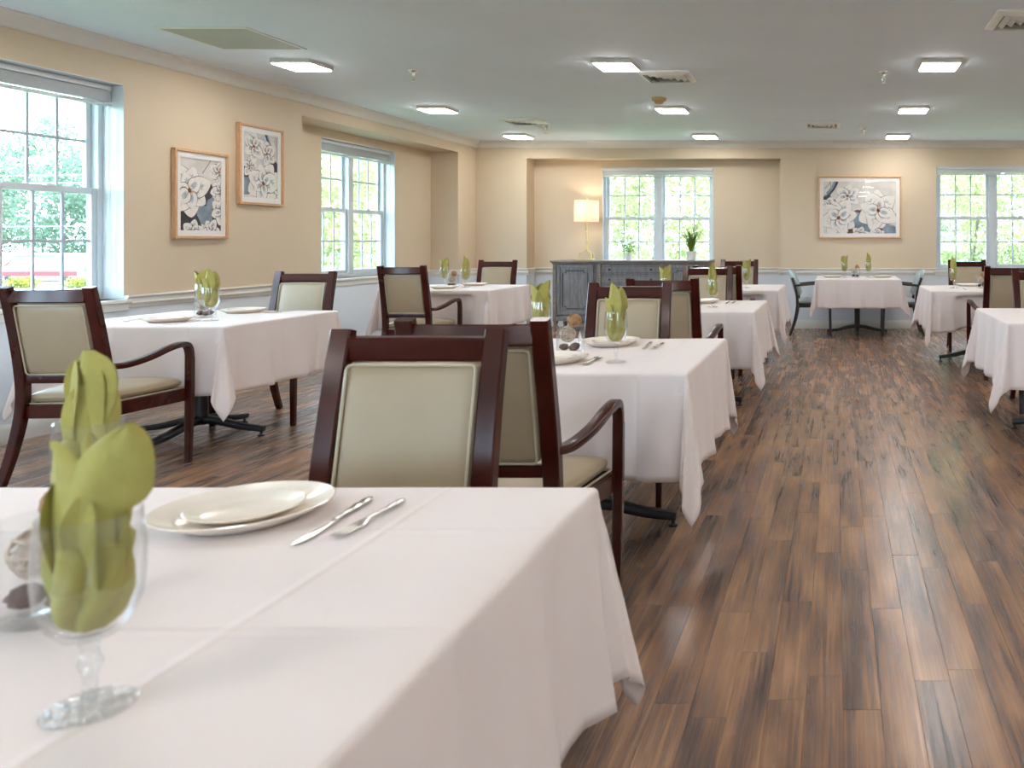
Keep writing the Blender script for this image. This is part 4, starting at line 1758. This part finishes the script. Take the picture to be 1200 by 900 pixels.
# niche window table
setting(-4.02, 8.40, "the niche window table's near side")
setting(-3.97, 8.98, "the niche window table's far side")
glass_napkin(-3.90, 8.62, 'slim', 0, 'the niche window table, beside the glass cylinder')
glass_napkin(-4.27, 8.93, 'fan', 0, 'the niche window table, behind the glass cylinder')
potpourri(-4.07, 8.69, 'the niche window table', 3)
# third aisle table
setting(-1.06, 6.5, "the third aisle table's far side")
setting(-1.12, 5.95, "the third aisle table's near side")
glass_napkin(-.914, 6.06, 'tall', 80, 'the third aisle table, in front of the chair beyond')
glass_napkin(-1.32, 6.33, 'fan', 0, 'the third aisle table, showing over a chair back')
potpourri(-1.13, 6.22, 'the third aisle table', 3)
KN.put((-.86, 6.36, TT + .0036), R(0), 'silver knife on the third aisle table', 'knife', 'table knives')
FK.put((-.81, 6.37, TT + .0036), R(0), 'silver fork on the third aisle table', 'fork', 'table forks')
# fourth aisle table
glass_napkin(-.93, 8.5, 'fan', 20, 'the fourth aisle table')
setting(-1.15, 8.98, 'the fourth aisle table')
# table under the wide print
setting(-.05, 10.95, 'the table under the wide print, by the fourth aisle table')
setting(.62, 10.95, 'the table under the wide print, by the end wall window')
glass_napkin(.11, 10.98, 'fan', 30, 'the table under the wide print, further from the window')
glass_napkin(.43, 10.98, 'slim', -20, 'the table under the wide print, closer to the window')
potpourri(.26, 10.90, 'the table under the wide print', 3)
# tables across the aisle
glass_napkin(1.216, 8.5, 'slim', 0, 'the table before the end wall window')
potpourri(1.515, 8.52, 'the table before the end wall window', 3)
setting(1.42, 8.86, "the end wall window table's far side")
KN.put((1.30, 8.16, TT + .0036), R(0), 'silver knife on the table before the end wall window', 'knife', 'table knives')
setting(1.60, 5.75, "the frame-cut table's far side")


# ------------------------------------------------------------------ sideboard, lamp, plants
def sideboard():
    t = empty('sideboard', (-2.87, 0, 0))
    tag(t, 'grey-brown weathered wooden sideboard with drawers under the window', 'sideboard')
    y0, y1 = 11.42, 11.90       # front and back
    W, Ht = 1.08, .975
    MB().rbox(-W - .03, W + .03, y0 - .045, y1, Ht - .03, Ht, .008).rbox(-W - .015, W + .015, y0 - .025, y1, Ht - .05, Ht - .03, .006).build('top', 'sideboard_edge', t)
    b_ = MB()
    b_.box(-W + .04, W - .04, y0 + .02, y1 - .005, .16, Ht - .05)
    b_.build('carcass', 'sideboard_wood', t)
    b_ = MB().rbox(-W, W, y0 - .01, y1 - .01, .13, .20, .006)
    b_.build('plinth', 'sideboard_wood', t)
    for x in (-W, -W + .62, W - .62, W):
        s = -1 if x > 0 else 1
        MB().rbox(x, x + s * .05, y0 - .02, y0 + .04, .13, Ht - .05, .005).build('corner_post', 'sideboard_edge', t)
    for sx in (-1, 1):
        MB().rbox(min(sx * W, sx * (W - .03)), max(sx * W, sx * (W - .03)), y0 + .035, y1 - .01, .2, Ht - .05, .004).build('side_panel', 'sideboard_edge', t)
    for x in (-W + .03, W - .03):
        for y in (y0 + .03, y1 - .05):
            MB().lathe([(.02, 0), (.026, .02), (.034, .06), (.03, .10), (.04, .13)], 14, (x, y, 0)).build('foot', 'sideboard_edge', t, smooth=50)
    for sx in (-1, 1):                                   # carved doors
        xa, xb = (-W + .055, -W + .565) if sx < 0 else (W - .565, W - .055)
        za, zb = .215, Ht - .06
        d = MB()
        f_ = .045
        d.rbox(xa, xa + f_, y0 - .012, y0 + .02, za, zb, .004).rbox(xb - f_, xb, y0 - .012, y0 + .02, za, zb, .004)
        d.rbox(xa + f_, xb - f_, y0 - .012, y0 + .02, za, za + f_, .004).rbox(xa + f_, xb - f_, y0 - .012, y0 + .02, zb - f_, zb, .004)
        do = d.build('door', 'sideboard_wood', t)
        MB().box(xa + f_, xb - f_, y0 + .004, y0 + .02, za + f_, zb - f_).build('door_panel', 'sideboard_wood', do)
        # raised moulding with stepped-in corners
        m0, m1, n0, n1 = xa + f_ + .035, xb - f_ - .035, za + f_ + .04, zb - f_ - .04
        q = .05
        lp = [(m0 + q, n0), (m1 - q, n0), (m1 - q, n0 + q * .6), (m1, n0 + q * .6), (m1, n1 - q * .6), (m1 - q, n1 - q * .6), (m1 - q, n1), (m0 + q, n1), (m0 + q, n1 - q * .6), (m0, n1 - q * .6), (m0, n0 + q * .6), (m0 + q, n0 + q * .6)]
        MB().tube([(x, y0 + .003, z) for x, z in lp], .006, 6, closed=True).build('moulding', 'sideboard_groove', do)
        kx = xb - .025 if sx < 0 else xa + .025
        MB().lathe([(.006, 0), (.006, .012), (.014, .018), (.012, .026), (0, .028)], 12).xform(Matrix.Translation((kx, y0 - .012, (za + zb) / 2)) @ Matrix.Rotation(R(90), 4, 'X')).build('knob', 'knob_black', do, smooth=50)
    for r_ in range(5):                                   # drawers
        zb = Ht - .065 - r_ * .139
        za = zb - .128
        xa, xb = -W + .63, W - .63
        yy = y0 + .012
        d = MB().rbox(xa, xb, yy - .012, yy + .012, za, zb, .003)
        do = d.build('drawer', 'sideboard_wood', t)
        i = .022
        MB().box(xa + i, xb - i, yy - .0135, yy - .0115, za + i - .004, za + i).box(xa + i, xb - i, yy - .0135, yy - .0115, zb - i, zb - i + .004).box(xa + i - .004, xa + i, yy - .0135, yy - .0115, za + i - .004, zb - i + .004).box(xb - i, xb - i + .004, yy - .0135, yy - .0115, za + i - .004, zb - i + .004).build('groove', 'sideboard_groove', do)
        for kx in (xa + .16, xb - .16):
            MB().lathe([(.007, 0), (.007, .012), (.016, .018), (.014, .026), (0, .028)], 12).xform(Matrix.Translation((kx, yy - .012, (za + zb) / 2)) @ Matrix.Rotation(R(90), 4, 'X')).build('knob', 'knob_black', do, smooth=50)


sideboard()

lamp = empty('table_lamp', (-3.555, 11.66, .9762))
tag(lamp, 'lit table lamp with white drum shade and gold twig base', 'lamp')
b = MB()
b.rbox(-.115, .105, -.075, .075, 0, .014, .004)
b.build('plinth', 'gold_leaf', lamp)
b = MB()
for k, (ex, ey) in enumerate(((-.10, -.01), (.075, -.045), (.05, .055), (.09, .02))):
    b.tube(bez([(0.005, 0, .17), (ex * .25, ey * .3, .13), (ex * .75, ey * .8, .105), (ex, ey, .08), (ex * .98, ey, .008)], 4), .011, 8)
b.build('twig_foot', 'gold_leaf', lamp, smooth=60)
MB().tube(bez([(.003, 0, .15), (.006, 0, .25), (-.001, 0, .4), (.002, 0, .56)], 4), .015, 10).build('stem', 'gold_leaf', lamp, smooth=60)
sh = MB()
z0, z1, r0 = .545, .845, .172
sh.lathe([(r0, z0), (r0 - .006, z1), (r0 - .0085, z1), (r0 - .0025, z0)], 40, cap=False)
sh.v = sh.v
so = sh.build('lamp_shade', 'lamp_linen', lamp, smooth=40)
b = MB()
for k in range(3):
    a = 2 * PI * k / 3
    b.tube([(0, 0, z1 - .02), ((r0 - .008) * math.cos(a), (r0 - .008) * math.sin(a), z1 - .006)], .002, 5)
b.build('spider', 'gold_leaf', lamp)
MB().lathe([(.004, .8), (.004, .845), (.012, .86), (.014, .872), (.006, .885), (0, .887)], 12).build('finial', 'gold_leaf', lamp, smooth=60)
emit_material('bulb_glow', (1, .84, .66), 10)
MB().ball((0, 0, .66), .036, 14, 10, (1, 1, 1.2)).build('bulb', 'bulb_glow', lamp, smooth=True)
pl = bpy.data.lights.new('bulb_light', 'POINT')
pl.energy = 6
pl.color = (1, .84, .66)
pl.shadow_soft_size = .045
plo = bpy.data.objects.new('bulb_light', pl)
COL.objects.link(plo)
plo.parent = lamp
plo.location = (0, 0, .72)

rng = random.Random(21)
sp = empty('potted_plant', (-2.96, 11.66, .9762))
tag(sp, 'small bushy green plant in a white pot on the sideboard', 'plant')
MB().lathe([(.04, 0), (.052, .085), (.055, .09), (.048, .09), (.044, .075), (0, .075)], 20, cap=False).build('pot', 'pot_white', sp, smooth=40)
b = MB()
st = MB()
for k in range(70):
    a = rng.random() * 6.28
    r_ = .075 * rng.random() ** .6
    z = .11 + .11 * rng.random() * (1 - (r_ / .09) ** 2 * .5)
    c = Vector((r_ * math.cos(a), r_ * math.sin(a), z))
    if k % 5 == 0:
        st.tube([(0, 0, .07), c * .6 + Vector((0, 0, .03)), c], .0018, 5)
    d = Vector((math.cos(a) * rng.uniform(.3, 1), math.sin(a), rng.uniform(0, 1))).normalized()
    s_ = d.orthogonal().normalized() * .011
    l = rng.uniform(.022, .034)
    up = d.cross(s_).normalized() * .004
    b.add([c, c + d * l * .5 + s_ + up, c + d * l, c + d * l * .5 - s_ + up, c + d * l * .5 - up], [(0, 1, 4), (1, 2, 4), (2, 3, 4), (3, 0, 4)])
b.build('foliage', 'plant_leaf', sp, fix=False)
st.build('stems', 'plant_leaf', sp)
gp = empty('potted_grass', (-2.065, 11.66, .9762))
tag(gp, 'tall spiky grass in a white pot on the sideboard', 'plant')
MB().lathe([(.058, 0), (.074, .115), (.077, .122), (.069, .122), (.066, .10), (0, .10)], 24, cap=False).build('pot', 'pot_white', gp, smooth=40)
b = MB()
for k in range(60):
    a = rng.random() * 6.28
    lean = rng.uniform(.05, .25)
    h = rng.uniform(.28, .46)
    d = Vector((math.cos(a), math.sin(a), 0))
    s_ = Vector((-d.y, d.x, 0))
    v, f = [], []
    n = 6
    for i in range(n + 1):
        t = i / n
        c = d * (.02 * rng.random() * 0 + .018 + lean * t ** 1.8) + Vector((0, 0, .095 + h * t))
        w = .0075 * (1 - t) ** .7 + .0006
        v += [c - s_ * w, c + s_ * w, c + d * w * .6]
    for i in range(n):
        o = i * 3
        for (p, q) in ((0, 2), (2, 1), (1, 0)):
            f.append((o + p, o + q, o + q + 3, o + p + 3))
    b.add(v, f)
b.build('blades', 'grass_blade', gp, fix=False)['kind'] = 'stuff'


# ------------------------------------------------------------------ outside
def gz(x, y):
    """ground height: level by the house, falling away on the window side, a bank behind the end wall"""
    left = smooth01((-x - 9) / 40)
    back = smooth01((y - 16) / 25)
    return -.45 - 2.5 * left + 1.2 * back * (1 - left)


b = MB()
xs = [-190 + 8 * i for i in range(31)]
ys = [-60 + 8 * i for i in range(31)]
v = [(x, y, gz(x, y)) for x in xs for y in ys]
f = []
for i in range(len(xs) - 1):
    for j in range(len(ys) - 1):
        a = i * len(ys) + j
        f.append((a, a + len(ys), a + len(ys) + 1, a + 1))
b.add(v, f)
struct(b.build('ground', 'lawn', smooth=True), 'bright lawn sloping away outside the windows')
b = MB()
v, f = [], []
for i in range(9):
    for j in range(9):
        x, y = -112 + 8 * i, 52 + 6 * j
        v.append((x, y, gz(x, y) + .06))
for i in range(8):
    for j in range(8):
        a = i * 9 + j
        f.append((a, a + 9, a + 10, a + 1))
b.add(v, f)
struct(b.build('parking_pavement', 'asphalt', smooth=True), 'pale car park outside the windows')


def foliage_mb(blobs, n, size, rng_):
    b_ = MB()
    tot = sum(r[3] ** 2 for r in blobs)
    for (cx, cy, cz, r_, sqz) in blobs:
        k = int(n * r_ ** 2 / tot)
        for _ in range(k):
            d = Vector((rng_.gauss(0, 1), rng_.gauss(0, 1), rng_.gauss(0, 1))).normalized()
            q = r_ * (.25 + .8 * rng_.random() ** .6)
            c = Vector((cx + d.x * q, cy + d.y * q, cz + d.z * q * sqz))
            nn = (d + Vector((rng_.gauss(0, .7), rng_.gauss(0, .7), rng_.gauss(0, .7)))).normalized()
            e1 = nn.orthogonal().normalized()
            ra = rng_.random() * 6.28
            e2 = nn.cross(e1)
            a1_ = e1 * math.cos(ra) + e2 * math.sin(ra)
            a2_ = nn.cross(a1_)
            s = size * rng_.uniform(.6, 1.3)
            b_.add([c - a1_ * s, c + a2_ * s * .5 + nn * s * .15, c + a1_ * s, c - a2_ * s * .5 + nn * s * .15], [(0, 1, 2, 3)])
    return b_


def tree(name, label, x, y, h, w, leafmat, n, size, seed, group, low=.15, cat='tree'):
    rng_ = random.Random(seed)
    t = empty(name, (x, y, gz(x, y)))
    tag(t, label, cat, group)
    MB().tube([(0, 0, -.2), (.05 * w * rng_.uniform(-1, 1), 0, h * .15), (0, .05 * w * rng_.uniform(-1, 1), h * .3)], max(.04, h * .005), 8).build('trunk', 'bark', t, smooth=True)
    blobs = []
    k = 12
    for i in range(k):
        z = h * (low + (1 - low) * (.08 + .84 * i / (k - 1)))
        prof = math.sin(PI * min(1, .12 + .8 * (z / h))) ** .6
        a = i * 2.4 + rng_.random()
        off = w * .30 * prof
        blobs.append((off * math.cos(a), off * math.sin(a), z, w * .30 * prof * rng_.uniform(.8, 1.2), rng_.uniform(.6, .9)))
    foliage_mb(blobs, n, size, rng_).build('foliage', leafmat, t, fix=False)


far = [(-88, 98, 16, 13), (-105, 98, 17, 13), (-71, 99, 15, 13), (-54, 98, 14, 13), (-96, 117, 21, 14), (-115, 119, 23, 14), (-77, 117, 17, 14), (-122, 97, 15, 13), (-134, 116, 18, 14)]
tl = ['right behind the minibus', 'behind the minibus rear', 'behind the white car', 'near the pale house', 'tall one in the back row behind the minibus', 'tallest one in the back row', 'in the back row behind the car', 'beyond the minibus rear end', 'in the back row at its outer end']
for i, (x, y, h, w) in enumerate(far):
    tree('broadleaf_tree', 'hazy green tree beyond the car park, %s' % tl[i], x, y, h, w, 'leaf_far', 7000, .30, 40 + i, 'trees beyond the car park', .03)
near_l = [(-17.3, 27.5, 8.5, 5.5), (-20.5, 37, 10, 6.5), (-29.5, 43, 9, 6.5)]
for i, (x, y, h, w) in enumerate(near_l):
    tree('garden_tree', ['bright leafy tree seen through the niche window', 'leafy tree behind the one at the niche window', 'leafy tree by the pale house outside'][i], x, y, h, w, 'leaf_near', 9000, .12, 60 + i, 'trees outside the niche window', .02)
bk = [(-10.2, 22.5, 6.5, 4.0), (-4.8, 22.5, 6.0, 4.0), (3.9, 22.5, 7, 4.0), (9.3, 22.5, 6.5, 4.0),
      (-8.0, 28.5, 8, 4.0), (-2.5, 28.5, 7, 4.0), (2.9, 28.5, 8, 4.0), (8.3, 28.5, 8, 4.0),
      (-13, 37, 10, 6.3), (-4.1, 37, 11, 6.3), (4.8, 37, 11, 6.3), (13.7, 37, 10, 6.3)]
bl_ = ['bright shrub tree outside past the lamp, first row', 'bright shrub tree outside the sideboard window, first row', 'bright shrub tree outside the window beside the wide print, first row', 'bright shrub tree outside furthest along the end wall, first row',
       'leafy tree outside past the lamp, second row', 'leafy tree outside the tall grass side of the window, second row', 'leafy tree outside behind the wide print wall, second row', 'leafy tree outside furthest along the end wall, second row',
       'tall tree outside past the lamp, third row', 'tall tree outside behind the sideboard window, third row', 'tall tree outside behind the wide print wall, third row', 'tall tree outside furthest along the end wall, third row']
for i, (x, y, h, w) in enumerate(bk):
    tree('shrub_tree' if i < 4 else 'garden_tree', bl_[i], x, y, h, w, 'leaf_near', 9000, (.085, .10, .15)[i // 4], 80 + i, 'trees behind the end wall', .0)
for i, (x, y, w) in enumerate(((-76.5, 72, 2.6), (-71.5, 72, 2.4), (-66, 72, 2.8))):
    rng_ = random.Random(100 + i)
    hd = empty('clipped_hedge', (x, y, gz(x, y)))
    tag(hd, ['yellow-green clipped bush in front of the bus end', 'yellow-green clipped bush before the bus middle', 'yellow-green clipped bush before the silver car'][i], 'hedge', 'bushes by the car park')
    foliage_mb([(-w * .3, 0, .45, .8, .7), (w * .3, 0, .45, .8, .7), (0, 0, .5, .9, .7)], 900, .12, rng_).build('foliage', 'leaf_gold', hd, fix=False)
    MB().tube([(0, 0, -.1), (0, 0, .6)], .06, 6).build('stem', 'bark', hd)

# minibus
bus = empty('minibus', (-80.5, 84, gz(-80.5, 84) + .06), R(4))
tag(bus, 'white minibus with a red stripe parked outside the sash window', 'minibus')
b = MB()
side_poly = [(-4.6, .45), (3.2, .45), (3.6, .6), (3.7, 1.2), (3.45, 2.2), (3.0, 2.75), (2.6, 2.85), (-4.4, 2.85), (-4.65, 2.6)]
b.prism(side_poly, 1, -1.1, 1.1)
b.build('body', 'bus_white', bus)
MB().box(-4.62, 3.45, -1.115, 1.115, .55, 1.05).build('red_stripe', 'bus_red', bus)
MB().prism([(-3.0, 2.45), (1.8, 2.45), (1.2, 2.7), (-2.2, 2.7)], 1, -1.112, 1.112).build('window_band', 'car_glass', bus)
b = MB()
bird = [(-3.9, 1.45), (-3.5, 1.5), (-3.1, 1.75), (-2.8, 2.2), (-2.95, 2.25), (-3.05, 2.05), (-3.4, 1.8), (-3.6, 1.6)]
b.prism(bird, 1, -1.108, -1.10)
b.build('bird_emblem', 'bus_red', bus)
b = MB()
b.tube([(-1.3 + .45 * math.cos(R(a)), -1.105, 1.85 + .36 * math.sin(R(a))) for a in range(45, 320, 25)], .035, 6)
b.tube([(-.75 + .12 * k, -1.105, 1.62 + .12 * (k % 2)) for k in range(14)], .025, 6)
b.build('script_lettering', 'car_silver', bus)
for x in (-3.2, 2.3):
    for s in (-1, 1):
        w = MB().lathe([(.0, -.12), (.36, -.12), (.4, -.08), (.4, .08), (.36, .12), (0, .12)], 20).xform(Matrix.Translation((x, s * .98, .4)) @ Matrix.Rotation(R(90), 4, 'X'))
        w.build('wheel', 'tyre', bus, smooth=40)
car = empty('parked_car', (-72.2, 81.5, gz(-72.2, 81.5) + .06), R(12))
tag(car, 'white estate car parked beside the minibus', 'car')
b = MB()
b.prism([(-2.2, .35), (2.2, .35), (2.3, .6), (2.2, .95), (1.2, 1.05), (.5, 1.6), (-1.7, 1.68), (-2.25, 1.1), (-2.3, .6)], 1, -.9, .9)
b.build('body', 'bus_white', car)
MB().prism([(-1.95, 1.1), (.95, 1.1), (.42, 1.54), (-1.62, 1.58)], 1, -.91, .91).build('side_glass', 'car_glass', car)
MB().box(-2.33, -2.2, -.8, -.5, .8, 1.05).box(-2.33, -2.2, .5, .8, .8, 1.05).build('tail_lamp', 'bus_red', car)
for x in (-1.4, 1.45):
    for s in (-1, 1):
        MB().lathe([(0, -.1), (.3, -.1), (.34, -.06), (.34, .06), (.3, .1), (0, .1)], 18).xform(Matrix.Translation((x, s * .83, .34)) @ Matrix.Rotation(R(90), 4, 'X')).build('wheel', 'tyre', car, smooth=40)
# pale house
ho = empty('pale_house', (-33.5, 55, gz(-33.5, 55)))
tag(ho, 'pale house with grey roof outside the niche window', 'house')
MB().box(-5, 4, -4, 4, -.3, 3.0).build('wall', 'siding', ho)
MB().prism([(-4.5, 3.0), (4.5, 3.0), (0, 5.4)], 0, -5.4, 4.4).build('roof', 'shingle', ho)
for x in (-3, 0, 2.6):
    wn = MB().box(x - .5, x + .5, -4.04, -3.98, 1.0, 2.3).build('window', 'window_white', ho)
    MB().box(x - .42, x + .42, -4.05, -4.03, 1.08, 2.22).build('pane', 'car_glass', wn)
# overhead wires
lv = (7.9, 7.2, 3.3)
for k, (z, lab) in enumerate(zip(lv, ('upper overhead wire crossing the far trees', 'middle overhead wire crossing the far trees', 'lower overhead wire crossing the far trees'))):
    pts = [(-135 + 16 * i, 73.7, z - .9 * math.sin(PI * i / 6)) for i in range(7)]
    w = MB().tube(pts, .035, 5).build('street_wire', 'siding')
    tag(w, lab, 'wire', 'overhead wires')
for x, lab in ((-134.5, 'wooden pole holding the wires beyond the bus'), (-39.5, 'wooden pole holding the wires beyond the pale house')):
    p_ = empty('utility_pole', (x, 74, gz(x, 74)))
    tag(p_, lab, 'utility pole', 'utility poles')
    MB().tube([(0, 0, -.3), (0, 0, 8.6 - gz(x, 74))], .14, 8).build('post', 'bark', p_)
    for z in lv:
        zz = z - gz(x, 74) - .13
        MB().rbox(-.06, .06, -1.0, 1.0, zz - .12, zz, .01).build('cross_arm', 'bark', p_)
